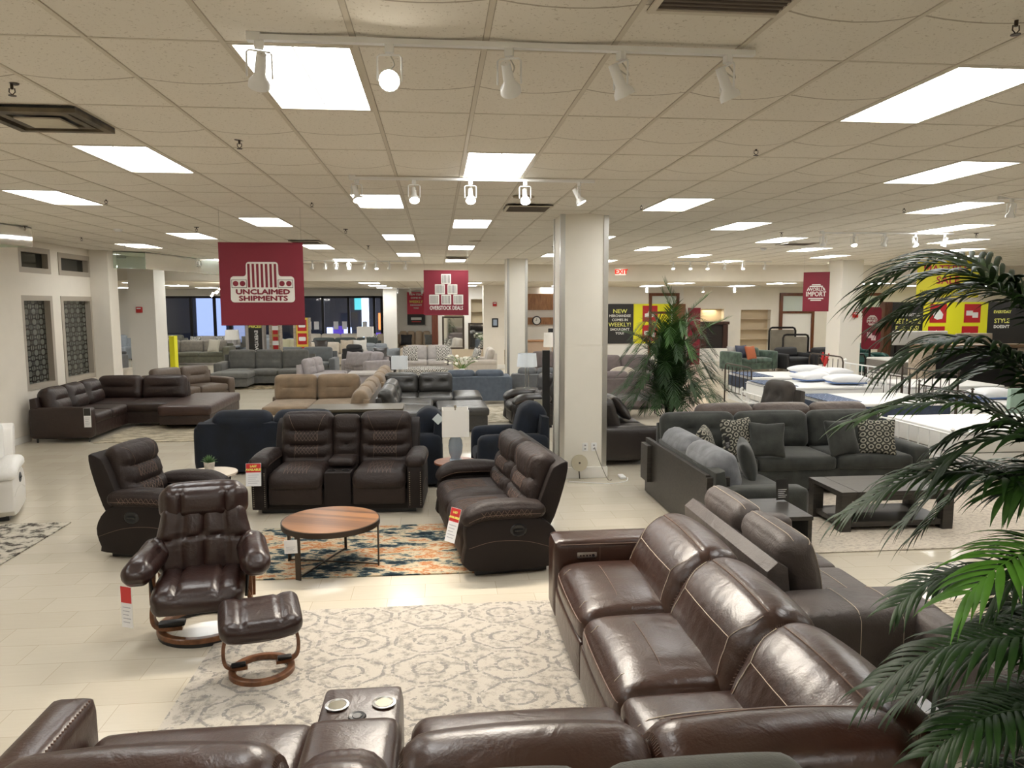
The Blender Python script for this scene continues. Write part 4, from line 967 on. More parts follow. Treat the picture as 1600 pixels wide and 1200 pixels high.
price_tag('white and orange price tag hanging from the left arm of the glider chair', -2.19, 5.3, .32, math.radians(-25), .1, .3, .0)
price_tag('black and white price tag on the brown sectional by the glass windows', -6.15, 13.735, .45, 0, .12, .34, 0, red=False)

# ================================================================== GLIDER CHAIR + OTTOMAN
BENT = wood('bentwood walnut', (.13, .05, .02), (.24, .1, .042), (6, 6, 6), .3)
def ring_base(o, R, z, x=0, y=0, name='ring_base', wd=.055):
    g = Geo(); g.lathe([(R-wd, z), (R, z), (R, z+.03), (R-.006, z+.036), (R-wd+.006, z+.036), (R-wd, z+.03), (R-wd, z)], 48, T(x, y, 0)); g2 = Geo(); g2.lathe([(R-wd*.8, 0), (R-.008, 0), (R-.008, z), (R-wd*.8, z), (R-wd*.8, 0)], 40, T(x, y, 0)); b_ = g.build(name, BENT, o); g2.build('rubber_ring', BLK, b_)
def bent_leg(o, pts, wd=.05, th=.014):
    P = catmull(pts, 6, False); g = Geo(); poly = []
    L = []
    for i in range(len(P)):
        t = P[min(i+1, len(P)-1)]-P[max(i-1, 0)]; t = t/np.linalg.norm(t); n_ = np.array([-t[1], t[0]]); L.append((P[i], n_))
    V = []; F = []
    for p, n_ in L:
        for y in (-wd/2, wd/2):
            for s in (-1, 1): V.append((p[0]+n_[0]*th*s, y, p[1]+n_[1]*th*s))
    for i in range(len(L)-1):
        a = i*4; b_ = a+4
        for u, v in ((0, 1), (1, 3), (3, 2), (2, 0)): F.append((a+u, a+v, b_+v, b_+u))
    F += [(0, 2, 3, 1), ((len(L)-1)*4, (len(L)-1)*4+1, (len(L)-1)*4+3, (len(L)-1)*4+2)]
    g.add(V, F); return g
def glider():
    o = thing('glider_chair', 'glossy dark brown leather swivel glider chair on a round bentwood base', 'armchair', (-1.76, 5.62, 0), math.radians(10)); m_ = LEA2
    ring_base(o, .34, .03); 
    for s in (-1, 1):
        g = bent_leg(o, [(s*.30, .36), (s*.335, .25), (s*.33, .14), (s*.27, .095), (s*.14, .09)], .07); g.build('bent_leg', BENT, o, M=T(0, -.13, 0))
        Geo().rbx(min(s*.12, s*.3), max(s*.12, s*.3), -.17, -.09, .105, .14, .01).build('bracket', BLKM, o)
        # arm support hoop
        g = Geo(); P = catmull([(-.15, .28), (-.13, .5), (.0, .55), (.18, .53), (.26, .3), (.2, .16)], 6, False); V = []
        g.prism([(p[0], p[1]) for p in P]+[(p[0]*.82+.01, p[1]*.93+.01) for p in P[::-1]], s*.33-.02, s*.33+.02); g.build('arm_support', BENT, o)
        Geo().tube([(s*.31, -.2, .3), (s*.33, -.2, .5)], .012).build('arm_bolt', BLKM, o)
        def wrp(Q, s=s):
            Q = Q.copy(); f = np.clip((-Q[:, 1]-.05)/.25, -1, 1.2); Q[:, 2] -= .035*f*np.abs(f); Q[:, 0] += s*.03*f; return Q
        p = Pad(.2, .56, .15, .07, (.012, .015, .03), None, wrp); g = Geo(); g.pad(p, T(s*.37, -.08, .575, rx=-.05), (12, 18, 8)); a = g.build('arm_pad', m_, o, ang=70)
    def rel(u, v): return -.03*np.exp(-((np.abs(u)-.48)/.06)**2)+.004*np.sin(v*40)*np.exp(-((np.abs(u)-.5)/.12)**2)
    def wrp(Q): Q = Q.copy(); f = np.clip((-Q[:, 1]-.1)/.2, 0, 1.3); Q[:, 2] -= .045*f**2; return Q
    p = Pad(.6, .56, .17, .06, (.01, .02, .015), rel, wrp); g = Geo(); g.pad(p, T(0, -.15, .39, rx=.02), (28, 22, 6)); g.build('seat_cushion', m_, o, ang=70)
    # back, widening wings, 2x2 panels
    def relb(u, v): return -.026*np.exp(-((np.abs(u)-.46)/.045)**2)-.022*np.exp(-(u/.04)**2)*(np.abs(u) < .46)-.022*np.exp(-((v-.12+.15*np.abs(u))/.05)**2)+.03*np.clip(np.abs(u)-.55, 0, 1)*2+.003*np.sin(v*50)*np.exp(-((np.abs(u)-.5)/.1)**2)
    def wrpb(Q):
        Q = Q.copy(); v = Q[:, 1]/.3; k = 1+.12*np.exp(-((v+.3)/.45)**2)-.1*np.clip(v-.2, 0, 1); Q[:, 0] *= k; return Q
    p = Pad(.62, .52, .15, .06, (.01, .01, .02), relb, wrpb); g = Geo(); g.pad(p, UP(0, .14, .66, .24), (32, 32, 6)); g.build('back_cushion', m_, o, ang=70)
    for s in (-1, 1):
        p = Pad(.12, .2, .16, .05, (0, 0, .02)); g = Geo(); g.pad(p, T(s*.30, .1, .61, ry=s*.5, rx=-.1), (8, 8, 6)); g.build('back_wing', m_, o, ang=70)
    def relh(u, v): return -.022*np.exp(-((np.abs(u)-.5)/.035)**2)+.003*np.sin(v*26+1)*np.exp(-((np.abs(u)-.9)/.2)**2)
    p = Pad(.62, .28, .2, .097, (.012, .02, .025), relh); g = Geo(); g.pad(p, UP(0, .22, .925, .2), (36, 18, 10)); g.build('head_cushion', m_, o, ang=70)
    Geo().rbx(-.25, .25, -.35, .16, .28, .33, .02).build('seat_frame', BLKM, o)
glider()
def ottoman():
    o = thing('ottoman', 'glossy dark brown leather footstool on a round bentwood base', 'ottoman', (-1.18, 4.87, 0), math.radians(16)); m_ = LEA2
    ring_base(o, .21, .012, wd=.045)
    for s in (-1, 1):
        g = bent_leg(o, [(s*.21, .31), (s*.235, .2), (s*.225, .1), (s*.17, .065), (s*.09, .06)], .035, .011); g.build('bent_leg', BENT, o)
        Geo().rbx(min(s*.1, s*.19), max(s*.1, s*.19), -.025, .025, .075, .095, .006).build('bracket', BLKM, o)
    def rel(u, v): return -.02*np.exp(-((np.abs(u)-.5)/.05)**2)-.016*np.exp(-((v-.2)/.045)**2)*(np.abs(u) < .52)+.003*np.sin(v*24)*np.exp(-((np.abs(u)-.6)/.15)**2)
    def wrp(Q): Q = Q.copy(); u = Q[:, 0]/.24; Q[:, 2] += .022*u*u; return Q
    g = Geo(); g.pad(Pad(.5, .42, .13, .055, (.01, .01, .025), rel, wrp), T(0, 0, .375, rx=.12), (28, 22, 6)); g.build('cushion', m_, o, ang=70)
    Geo().rbx(-.2, .2, -.15, .15, .29, .32, .015).build('frame', BLKM, o)
ottoman()

# ================================================================== TABLES NEAR
def striped_wood():
    m, N, L, b = nodes_of('striped walnut'); tc = N.new('ShaderNodeTexCoord'); mp = N.new('ShaderNodeMapping'); mp.inputs['Scale'].default_value = (1, 1, 1); mp.inputs['Rotation'].default_value = (0, 0, .35)
    L.new(tc.outputs['Object'], mp.inputs[0]); sx = N.new('ShaderNodeSeparateXYZ'); L.new(mp.outputs[0], sx.inputs[0])
    f = math_node(N, L, 'FLOOR', math_node(N, L, 'MULTIPLY', sx.outputs[1], 16)); wn = N.new('ShaderNodeTexWhiteNoise'); wn.noise_dimensions = '1D'; L.new(f, wn.inputs['W'])
    m2 = N.new('ShaderNodeMapping'); m2.inputs['Scale'].default_value = (1, 22, 1); L.new(mp.outputs[0], m2.inputs[0]); n = N.new('ShaderNodeTexNoise'); n.inputs['Scale'].default_value = 3; n.inputs['Detail'].default_value = 6; L.new(m2.outputs[0], n.inputs['Vector'])
    k = math_node(N, L, 'ADD', math_node(N, L, 'MULTIPLY', wn.outputs[0], .6), math_node(N, L, 'MULTIPLY', n.outputs[0], .45))
    L.new(mix_node(N, L, k, (.075, .026, .009), (.42, .19, .07)), b.inputs['Base Color']); b.inputs['Roughness'].default_value = .3; return m
def round_table():
    o = thing('coffee_table', 'round coffee table with striped walnut top and thin dark metal legs', 'coffee table', (-1.0, 6.9, 0)); R = .44
    Geo().cyl(R-.004, .014, T(0, 0, .437), 64).build('table_top', striped_wood(), o); Geo().lathe([(R-.006, .40), (R+.008, .40), (R+.008, .449), (R-.002, .449), (R-.002, .437), (R-.006, .437), (R-.006, .40)], 64).build('rim', BRZ, o)
    for a, wd in ((-2.15, .028), (-.15, .012), (1.4, .012), (2.8, .02)):
        x, y = R*math.cos(a), R*math.sin(a); Geo().box(-wd, wd, -.006, .006, .012, .41).build('leg', BRZ, o, M=T(x, y, 0, rz=a+PI/2))
    g = Geo(); a, b_ = [(R*math.cos(q), R*math.sin(q), .03) for q in (-2.15, 1.4)], [(R*math.cos(q), R*math.sin(q), .03) for q in (-.15, 2.8)]
    g.tube(a, .008, 4); g.tube(b_, .008, 4); g.build('cross_bar', BRZ, o)
    price_tag('white price tag hanging under the round coffee table', -1.29, 6.49, .33, .1, .11, .13, -.2, red=None)
round_table()
def plant_table():
    o = thing('side_table', 'small round side table with a cream top before the navy sofa', 'side table', (-2.56, 8.58, 0))
    Geo().cyl(.29, .02, T(0, 0, .53), 48).build('table_top', mat('cream stone', (.68, .58, .46), .4, var=.08), o)
    for k in range(3):
        a = k*2.094+.5; Geo().tube([(.22*math.cos(a), .22*math.sin(a), .53), (.22*math.cos(a+.6), .22*math.sin(a+.6), .01)], .011, 6).build('leg', BLKM, o)
    g = thing('potted_succulent', 'small spiky succulent in a pale marbled pot on the cream side table', 'plant', (-2.56, 8.55, .55))
    Geo().lathe([(.001, 0), (.045, 0), (.06, .125), (.052, .125), (.05, .1), (.001, .1)], 24).build('pot', mat('marbled pot', (.55, .5, .44), .6, var=.3, vscale=18), g)
    f = Geo()
    for k in range(34):
        a = k*2.399; el = .25+1.2*(k/34); l = .1; d = Vector((math.cos(a)*math.cos(el), math.sin(a)*math.cos(el), math.sin(el))); p0 = Vector((0, 0, .11)); q = d*l+p0; q.z -= .01*math.cos(el)
        f.tube([p0, p0+d*l*.5, q], [.006, .007, .001], 4)
    f.build('leaves', mat('succulent green', (.06, .13, .04), .5, var=.4, vscale=20), g)
plant_table()
def lamp(label, x, y, z, hh, sw, sh, base, shade_m, round_=False, sq=True, body=None):
    o = thing('table_lamp', label, 'lamp', (x, y, z)); g = Geo()
    if body == 'vase':
        g.rbx(-.07, .07, -.07, .07, 0, .03, .008); g.lathe([(.001, .03), (.05, .03), (.075, .1), (.083, .18), (.075, .25), (.05, .29), (.001, .295)], 28); g.build('lamp_body', base, o)
        Geo().lathe([(.05, .29), (.045, .32), (.02, .34), (.018, hh-sh+.02)], 16).cyl(.008, sh, T(0, 0, hh-sh+.02)).cyl(.016, .03, T(0, 0, hh+.01)).build('stem', mat('antique nickel', (.35, .32, .25), .35, metal=.9), o)
        c = Geo()
        for k in range(24): a = k*PI/12; c.tube([(.052*math.cos(a), .052*math.sin(a), .04), (.084*math.cos(a), .084*math.sin(a), .18), (.052*math.cos(a), .052*math.sin(a), .285)], .002, 3)
        c.build('ribs', mat('blue grey rib', (.3, .35, .4), .4), o)
    elif body == 'post': g.cyl(.08, .02); g.box(-.045, -.015, -.02, .02, .02, hh-sh); g.box(.015, .045, -.02, .02, .02, hh-sh); g.cyl(.006, sh+.03, T(0, 0, hh-sh)); g.build('lamp_body', base, o)
    else: g.cyl(.09, .02); g.cyl(.05, hh-sh, r2=.03); g.cyl(.006, sh+.02, T(0, 0, hh-sh)); g.build('lamp_body', base, o)
    s = Geo(); t = .004
    if sq:
        for rot in range(4): s.prism([(-sw, 0), (-sw+t, 0), (-sw*.94+t, sh), (-sw*.94, sh)], -sw+.001, sw-.001, T(0, 0, hh-sh, rz=rot*PI/2))
    else: s.lathe([(sw, 0), (sw*.9, sh), (sw*.9-t, sh), (sw-t, 0), (sw, 0)], 32, T(0, 0, hh-sh))
    s.build('lamp_shade', shade_m, o, ang=30); return o
SHADE = mat('white linen shade', (.84, .82, .77), .8)
def lamp_table():
    o = thing('end_table', 'small square walnut end table under the blue lamp', 'end table', (.2, 8.62, 0), .02)
    Geo().lathe([(.001, .585), (.25, .585), (.25, .605), (.001, .605)], 40).build('table_top', wood('reddish walnut', (.17, .055, .02), (.32, .12, .05), (1, 8, 8), .3), o)
    for s in (-1, 1): Geo().tube([(s*.19, -.14, .585), (s*.19, -.16, .012), (s*.19, .16, .012), (s*.19, .14, .585)], .01, 5).build('leg', BLKM, o)
    lamp('table lamp with a square white shade and ribbed blue grey glass body', .2, 8.62, .605, .62, .155, .31, mat('blue grey glass', (.3, .36, .42), .25, coat=.5), SHADE, body='vase')
    price_tag('black, yellow and white price tag hanging on the walnut end table', .1, 8.42, .4, 0, .1, .3, 0, red=False)
lamp_table()

# ================================================================== RIGHT SIDE: PLUSH SECTIONAL GROUP
def fab(name, c, var=.2, vs=9, sheen=.3, rough=.9): return mat(name, c, rough, bump=.25, bscale=110, var=var, vscale=vs, sheen=sheen)
GRN = fab('plush olive grey', (.034, .036, .031), .35, 6, .25); GRLIT = fab('plush grey lit', (.15, .155, .165), .3, 8, .3)  # second grey is paler to imitate light falling on the back cushions
PAT = pattern_mat('medallion print', (.34, .32, .26), (.03, .03, .024), 11)
PATW = pattern_mat('white lattice print', (.7, .68, .64), (.13, .125, .11), 8)
PATZ = pattern_mat('zigzag print', (.75, .73, .68), (.1, .1, .09), 6)
R90 = PI/2
def plush():
    o = thing('plush_sectional', 'dark grey plush corner sectional with patterned pillows behind the rectangular coffee table', 'sectional sofa', (4.2, 9.0, 0))
    I = mat_of(o).inverted()
    run(o, GRN, I @ T(3.2, 7.95, 0, rz=R90), 2.0, d=.95, sh=.48, bh=.9, al=.24, ar=0, ah=.6, n=2, style='plain', bm=GRLIT, thick=.3, lean=.3, res=16)
    run(o, GRN, I @ T(4.62, 9.36, 0), 3.3, d=1.05, sh=.48, bh=.95, al=0, ar=.22, ah=.6, n=3, thick=.26, style='button', res=18)
    Geo().rbx(2.66, 2.71, 7.12, 9.3, .02, .72, .004).rbx(2.66, 2.9, 7.08, 7.12, .02, .7, .004).build('back_panel', DARKW, o, M=I)
    Geo().rbx(2.60, 2.66, 9.0, 9.3, .2, .66, .004).build('side_shelf', DARKW, o, M=I)
plush()
Geo_ = None
for i, (x, y, z, w_, h, m_, rz, l, ln) in enumerate((
    (3.78, 9.05, .74, .46, .46, PAT, .35, 'patterned pillow with brown medallions in the corner of the plush sectional, centre left', .25),
    (4.12, 8.93, .72, .42, .42, GRN, -.25, 'tufted dark grey pillow right of the medallion pillow on the plush sectional', .3),
    (3.12, 8.35, .78, .42, .42, PAT, 1.1, 'patterned pillow behind the lit grey cushions of the plush sectional', .3),
    (3.42, 7.9, .70, .5, .42, GRN, 1.2, 'large charcoal pillow on the left wing of the plush sectional', .3),
    (5.15, 9.0, .72, .44, .44, GRN, .3, 'plain dark grey pillow at the right of the plush sectional', .35),
    (5.62, 9.0, .72, .44, .44, PAT, -.3, 'medallion pillow at the right end of the plush sectional, partly behind palm leaves', .3))):
    pillow(l, x, y, z, w_, h, .18, m_, rz=rz, lean=ln)
price_tag('black price tag standing beside the lit grey cushions of the plush sectional', 3.35, 8.3, .82, .6, .1, .14, .2, black=True, red=False)
price_tag('black framed price card on the dark wooden end table', 3.27, 6.72, .66, .1, .13, .2, .1, black=True, red=False)
o = thing('end_table', 'dark wooden end table between plush sectional and grey brown sofa', 'end table', (2.98, 6.5, 0))
Geo().rbx(-.33, .33, -.32, .32, .51, .55, .006).build('table_top', DARKW, o)
for s in (-1, 1): Geo().rbx(s*.31-.02, s*.31+.02, -.3, .3, 0, .51, .004).build('side_panel', DARKW, o)
Geo().rbx(-.29, .29, -.28, .28, .12, .16, .004).build('shelf', DARKW, o)
o = thing('coffee_table', 'dark rectangular wooden coffee table with thick legs and lower shelf', 'coffee table', (4.86, 7.68, 0))
Geo().rbx(-.64, -.46, -.36, .36, .405, .45, .005).rbx(-.457, .457, -.36, .36, .405, .45, .005).rbx(.46, .64, -.36, .36, .405, .45, .005).build('table_top', DARKW, o)
for sx in (-1, 1):
    for sy in (-1, 1): Geo().rbx(sx*.575-.06, sx*.575+.06, sy*.295-.06, sy*.295+.06, 0, .405, .005).build('leg', DARKW, o)
Geo().rbx(-.6, .6, -.33, .33, .06, .12, .005).build('shelf', DARKW, o)
Geo().rbx(-.52, .52, -.3, .3, .33, .40, .005).build('apron', DARKW, o)
# grey brown leather sofa and armchair
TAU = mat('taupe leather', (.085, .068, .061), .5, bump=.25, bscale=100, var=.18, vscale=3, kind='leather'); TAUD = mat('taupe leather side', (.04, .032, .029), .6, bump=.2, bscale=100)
def taupe():
    o = thing('taupe_sofa', 'grey brown leather sofa with white seams, back to back with the chestnut sectional', 'sofa', (2.53, 5.03, 0), R90)
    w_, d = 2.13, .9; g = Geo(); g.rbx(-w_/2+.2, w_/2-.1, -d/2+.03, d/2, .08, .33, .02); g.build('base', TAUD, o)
    g = Geo(); g.prism([(.26, .2), (.44, .12), (.47, .74), (.40, .80), (.33, .76)], -w_/2+.43, w_/2-.1, None, .012); g.build('back_frame', TAU, o, ang=30)
    for x, a in ((-w_/2+.215, .43), (w_/2-.1, .2)):
        p = Pad(a, d-.02, .55, .06, (.006, .006, .015)); g = Geo(); M = T(x, -.02, .355); g.pad(p, M, (12, 14, 8)); ar = g.build('arm', TAU, o)
        if a > .3: stitch([app(p.curve(dense([(-1.0, v), (1.0, v)], 12)), M)+np.array([0, 0, .002]) for v in (-.35, .25)]+[app(p.S(np.array(dense([(-1, v, 1), (-1, v, -1)], 12)))-np.array([.003, 0, 0]), M) for v in (-.35, .25)], THREAD, ar)
    iw = 1.5
    for k in range(2):
        x = -w_/2+.43+iw*(k+.5)/2; p = Pad(iw/2-.01, .62, .17, .05, (.004, .01, .02)); M = T(x, -.13, .40); g = Geo(); g.pad(p, M, (12, 12, 4)); s_ = g.build('seat_cushion', TAU, o)
        stitch([app(p.curve(dense([(-.95, -.3), (.95, -.3)], 10)), M)], THREAD, s_)
        def wrp(Q): Q = Q.copy(); v = Q[:, 1]/.24; Q[:, 2] += -.02*(v-.2)**2; return Q
        p = Pad(iw/2-.015, .52, .23, .11, (.01, .01, .03), None, wrp); M = UP(x, .20, .70, .3); g = Geo(); g.pad(p, M, (22, 18, 8)); s_ = g.build('back_cushion', TAU, o, ang=70)
        e = .72; stitch([app(p.curve(dense([(-.97, e), (.97, e)], 16), .001), M), app(p.S(np.array(dense([(-.97, 1, 0), (.97, 1, 0)], 16)))+np.array([0, .003, 0]), M)]+[app(p.S(np.array(dense([(sg*.85, -.9, 1), (sg*.85, e, 1)], 10)))+np.array([0, 0, .002]), M) for sg in (-1, 1)], THREAD, s_)
    for x in (-.95, .95):
        for y in (-.35, .35): leg(o, x, y, .09, BLK)
taupe()
def taupe_chair():
    o = thing('taupe_armchair', 'grey brown leather armchair at the right, half hidden by the foreground palm', 'armchair', (3.38, 3.72, 0), PI)
    run(o, TAU, None, 1.2, d=.98, sh=.46, bh=.78, al=.2, ar=.2, ah=.62, n=1, fm=TAU, thick=.2, res=12, base_h=.14, arm_round=.05)
taupe_chair()

# dark sofas around
DBR = mat('espresso leather', (.03, .023, .02), .38, bump=.2, bscale=90, kind='leather', coat=.15); DBK = mat('black brown leather', (.022, .018, .016), .36, bump=.2, bscale=80, kind='leather', coat=.2)
sofa('espresso leather sofa seen from its side just right of the nearest pillar', 2.88, 11.95, R90, DBR, 2.2, style='crease', bh=.98, thick=.26, lean=.32, res=14, ah=.58, seat_d=.72)
pillow('glossy dark pillow on the espresso sofa right of the nearest pillar', 3.0, 12.2, .72, .55, .45, .2, DBR, rz=R90, lean=.7)
OLB = fab('dark brown microfibre', (.05, .042, .036), .25, 7, .2)
sofa('dark brown tufted armchair facing left behind the plush sectional', 5.75, 12.55, -1.2, OLB, 1.0, cat='armchair', name='armchair', n=1, style='tuft', bh=1.05, al=.2, ar=.2, ah=.6, thick=.28, lean=.3, res=18)
sofa('brown suede sofa standing back to back behind the plush sectional', 5.0, 10.72, PI, mat('worn brown leather', (.085, .06, .048), .5, bump=.3, bscale=60, var=.25, vscale=6, kind='leather'), 3.0, n=3, bh=.96, thick=.26, res=12, d=.95)

# ================================================================== LEFT AND MIDDLE GROUPS
BRL = mat('worn espresso leather', (.026, .0135, .0105), .42, bump=.22, bscale=80, var=.3, vscale=2, kind='leather'); BRLT = mat('brown chaise leather', (.045, .022, .017), .42, bump=.2, bscale=80, var=.25, vscale=2, kind='leather')
def brown_sect():
    o = thing('leather_sectional', 'dark brown leather sectional with chaise below the dark glass windows', 'sectional sofa', (-6.2, 15.2, 0)); I = mat_of(o).inverted()
    run(o, BRL, I @ T(-6.62, 14.9, 0, rz=R90), 2.3, d=1.05, sh=.46, bh=.92, al=.2, ar=0, ah=.62, n=3, style='crease', lean=.3, thick=.26, res=14)
    run(o, BRL, I @ T(-6.2, 16.0, 0), 1.8, d=1.3, sh=.46, bh=.92, al=0, ar=0, n=2, style='crease', lean=.25, thick=.24, res=14, backs=2)
    g = Geo(); g.pad(Pad(1.0, 2.3, .2, .06, (.005, .01, .02)), T(-4.9, 16.05, .38), (12, 20, 5)); g.build('chaise_cushion', BRLT, o, M=I)
    g = Geo(); g.rbx(-5.38, -4.42, 14.95, 17.15, .1, .3, .02); g.build('chaise_base', BRL, o, M=I)
    for x, y in ((-4.5, 15.05), (-4.5, 17.05)): q = I @ Vector((x, y, 0)); leg(o, q.x, q.y, .12, BLK, .03)
brown_sect()
sofa('brown leather sofa just behind the sectional near the alarm pillar', -6.0, 18.7, .95, mat('tan brown leather', (.1, .07, .05), .42, bump=.2, bscale=80, kind='leather'), 2.0, style='crease', res=12, bh=.9)
NAV = fab('navy velvet', (.003, .006, .013), .5, 4, .06)
def navy(label, x, y, rz, w_, n, bh=.88, **k): return sofa(label, x, y, rz, NAV, w_, n=n, bh=bh, ah=.72, al=.24, ar=.24, arm_round=.1, thick=.34, lean=.25, base_h=.04, res=14, **k)
navy('navy velvet sofa seen from behind, left of the console loveseat', -2.38, 11.35, PI, 2.2, 2)
navy('navy velvet armchair right behind the console loveseat with a white tag', -.42, 10.25, -R90, 1.0, 1, bh=1.0, cat='armchair', name='navy_armchair')
navy('navy velvet armchair directly left of the nearest pillar', .96, 10.05, -R90+.06, 1.0, 1, bh=1.08, cat='armchair', name='navy_armchair')
o = Geo().rb(.11, .11, .008, .003, UP(0, 0, 0) @ T(rz=PI/4), n=(2, 2, 1)).cyl(.03, .004, UP(0, 0, 0) @ T(0, 0, .004), 16).build('diamond_tag', mat('silver white card', (.6, .66, .66), .4)); o.location = (.0, 9.76, .93); tag(o, 'white diamond shaped tag on the navy armchair behind the console loveseat', 'tag')
TAN = fab('tan suede', (.23, .165, .105), .2, 5, .2)
def tan_sect():
    o = thing('tan_sectional', 'tan suede sectional behind the console table, its cushions in two rows', 'sectional sofa', (-2, 15, 0)); I = mat_of(o).inverted()
    run(o, TAN, I @ T(-1.68, 14.45, 0, rz=-R90), 2.9, d=1.0, sh=.45, bh=.92, al=0, ar=0, n=3, style='crease', lean=.3, thick=.26, res=14)
    run(o, TAN, I @ T(-2.5, 15.35, 0), 1.75, d=1.5, sh=.45, bh=.95, al=0, ar=0, n=2, style='crease', lean=.12, thick=.22, res=16, backs=2)
    run(o, TAN, I @ T(-1.62, 17.3, 0, rz=-R90), 2.8, d=1.0, sh=.45, bh=.92, al=0, ar=0, n=3, style='crease', lean=.3, thick=.26, res=12)
    g = Geo(); g.pad(Pad(1.4, 1.2, .2, .05, (.004, .004, .02)), T(-2.85, 17.0, .36), (8, 8, 4)); g.build('chaise_cushion', mat('brown suede chaise', (.13, .095, .065), .8), o, M=I)
tan_sect()
o = thing('ottoman', 'tan suede ottoman in front of the tan sectional', 'ottoman', (-2.75, 13.2, 0)); Geo().pad(Pad(1.0, 1.0, .2, .06, (.01, .01, .02)), T(0, 0, .35), (12, 12, 5)).build('cushion', TAN, o); Geo().rbx(-.48, .48, -.48, .48, .06, .27, .02).build('base', TAN, o)
o = thing('console_table', 'long dark wood console table behind the console loveseat', 'console table', (-1.33, 12.4, 0))
Geo().rbx(-.77, .77, -.36, .36, .71, .76, .006).build('table_top', wood('olive brown wood', (.06, .048, .03), (.11, .088, .055), (1, 12, 12), .35), o); Geo().rbx(-.74, .74, -.33, .33, .02, .71, .006).build('body', DARKW, o)
for k in range(3):
    d_ = Geo().rbx(-.72+k*.485, -.25+k*.485, -.35, -.33, .45, .69, .004).build('drawer', DARKW, o)
DKT = mat('charcoal bonded leather', (.032, .03, .027), .34, bump=.2, bscale=80, kind='leather', coat=.2)
def tuft_sect():
    o = thing('tufted_sectional', 'charcoal leather sectional with button tufted cushions behind the console table', 'sectional sofa', (-.4, 15.4, 0)); I = mat_of(o).inverted()
    run(o, DKT, I @ T(-.6, 14.45, 0, rz=R90), 2.2, d=1.0, sh=.48, bh=.9, al=0, ar=0, n=2, style='tuft', lean=.3, thick=.26, res=18)
    run(o, DKT, I @ T(-.42, 16.2, 0), 1.5, d=1.25, sh=.48, bh=.9, al=0, ar=0, n=2, style='tuft', lean=.2, thick=.24, res=20)
    g = Geo(); g.pad(Pad(.6, 1.3, .17, .06, (.005, .01, .03)), T(.64, 16.15, .42), (10, 16, 5)); g.build('chaise_cushion', DKT, o, M=I); Geo().rbx(.36, .92, 15.55, 16.75, .06, .35, .02).build('chaise_base', DKT, o, M=I)
tuft_sect()
o = thing('ottoman', 'charcoal tufted leather ottoman right of the tufted sectional', 'ottoman', (.47, 14.65, 0), .03)
Geo().pad(Pad(.98, 1.25, .16, .05, (.005, .005, .015), tuft_relief((-.5, 0, .5), (-.5, 0, .5), .02, .12)), T(0, 0, .39), (22, 22, 4)).build('cushion', DKT, o); Geo().rbx(-.46, .46, -.6, .6, .04, .33, .02).build('base', DKT, o)
BLG = fab('slate blue fabric', (.10, .12, .15), .12, 12, .1)
sofa('slate blue sofa seen from behind, right of the charcoal tufted sectional', .92, 18.55, PI, BLG, 1.8, bh=.8, n=2, res=8, ah=.66)
sofa('slate grey loveseat partly behind the silver lamp, left of the nearest pillar', 2.6, 19.0, PI-.3, fab('grey slate', (.13, .135, .14), .12), 1.4, bh=.8, n=2, res=8)
recliner('dark leather recliner tucked left of the nearest pillar behind the navy chair', 1.88, 14.85, -1.45, [.6], m_=DBK, ms=DBK, quilt=False, stud=False, rib=(-.45, .1), knob=False, aw=.26, lean=.3, bt=1.05)
GRJ = fab('mid grey fabric', (.12, .118, .108), .12, 10, .15)
def grey_sect():
    o = thing('grey_sectional', 'mid grey sectional with adjustable headrests and left chaise below the shipments banner', 'sectional sofa', (-5.2, 23.1, 0)); I = mat_of(o).inverted()
    run(o, GRJ, I @ T(-5.15, 23.35, 0), 2.9, d=1.05, sh=.46, bh=1.02, al=.24, ar=.26, ah=.7, n=3, style='channel', lean=.12, thick=.2, res=14)
    g = Geo(); g.pad(Pad(1.1, .95, .17, .05, (.005, .01, .02)), T(-5.95, 22.45, .385), (10, 10, 4)); g.build('chaise_cushion', GRJ, o, M=I); Geo().prism([(-.45, .08), (-.48, .3), (.4, .3), (.4, .08)], -.52, .52, I @ T(-5.95, 22.45, 0), .03).build('chaise_base', GRJ, o)
grey_sect()
LAV = fab('pale mauve fabric', (.33, .3, .3), .1, 10, .15); LGR = fab('light grey fabric', (.45, .42, .4), .08, 10, .1); BEI = fab('beige fabric', (.48, .41, .32), .08, 10, .1); CRM = fab('cream fabric', (.62, .56, .47), .06, 10, .1)
BLU = fab('pale blue grey fabric', (.28, .31, .34), .08, 10, .1); DGN = fab('dark green fabric', (.06, .07, .065), .2, 8, .1); OLV = fab('olive fabric', (.10, .098, .07), .2, 8, .2); TTN = mat('tan leather', (.38, .29, .2), .45)
PNK = fab('taupe mauve fabric', (.16, .13, .125), .1, 10, .1); GV = fab('green velvet', (.065, .10, .075), .5, 6, .5); BKF = mat('black upholstery', (.012, .012, .014), .6); TEAL = mat('teal leather', (.006, .07, .055), .4, bump=.1)
sofa('grey sofa behind the right end of the mid grey sectional', -4.6, 26.0, -.05, fab('steel grey fabric', (.11, .118, .12), .1), 2.4, n=2, bh=.95, res=8)
sofa('small pale mauve loveseat facing right behind the tan sectional', -3.25, 21.6, R90-.25, LAV, 1.5, n=2, bh=.9, style='crease', res=10, ah=.5)
sofa('pale mauve sofa facing left in the far middle, behind the pale mauve loveseat', -2.35, 24.9, -.9, LAV, 1.5, n=2, bh=.85, res=8)
for i, (x, y, l) in enumerate(((-2.75, 24.55, 'left'), (-2.4, 24.3, 'right'))): pillow('mauve grey pillow on the far pale mauve sofa, %s one' % l, x, y, .68, .45, .45, .16, LAV, rz=-.6)
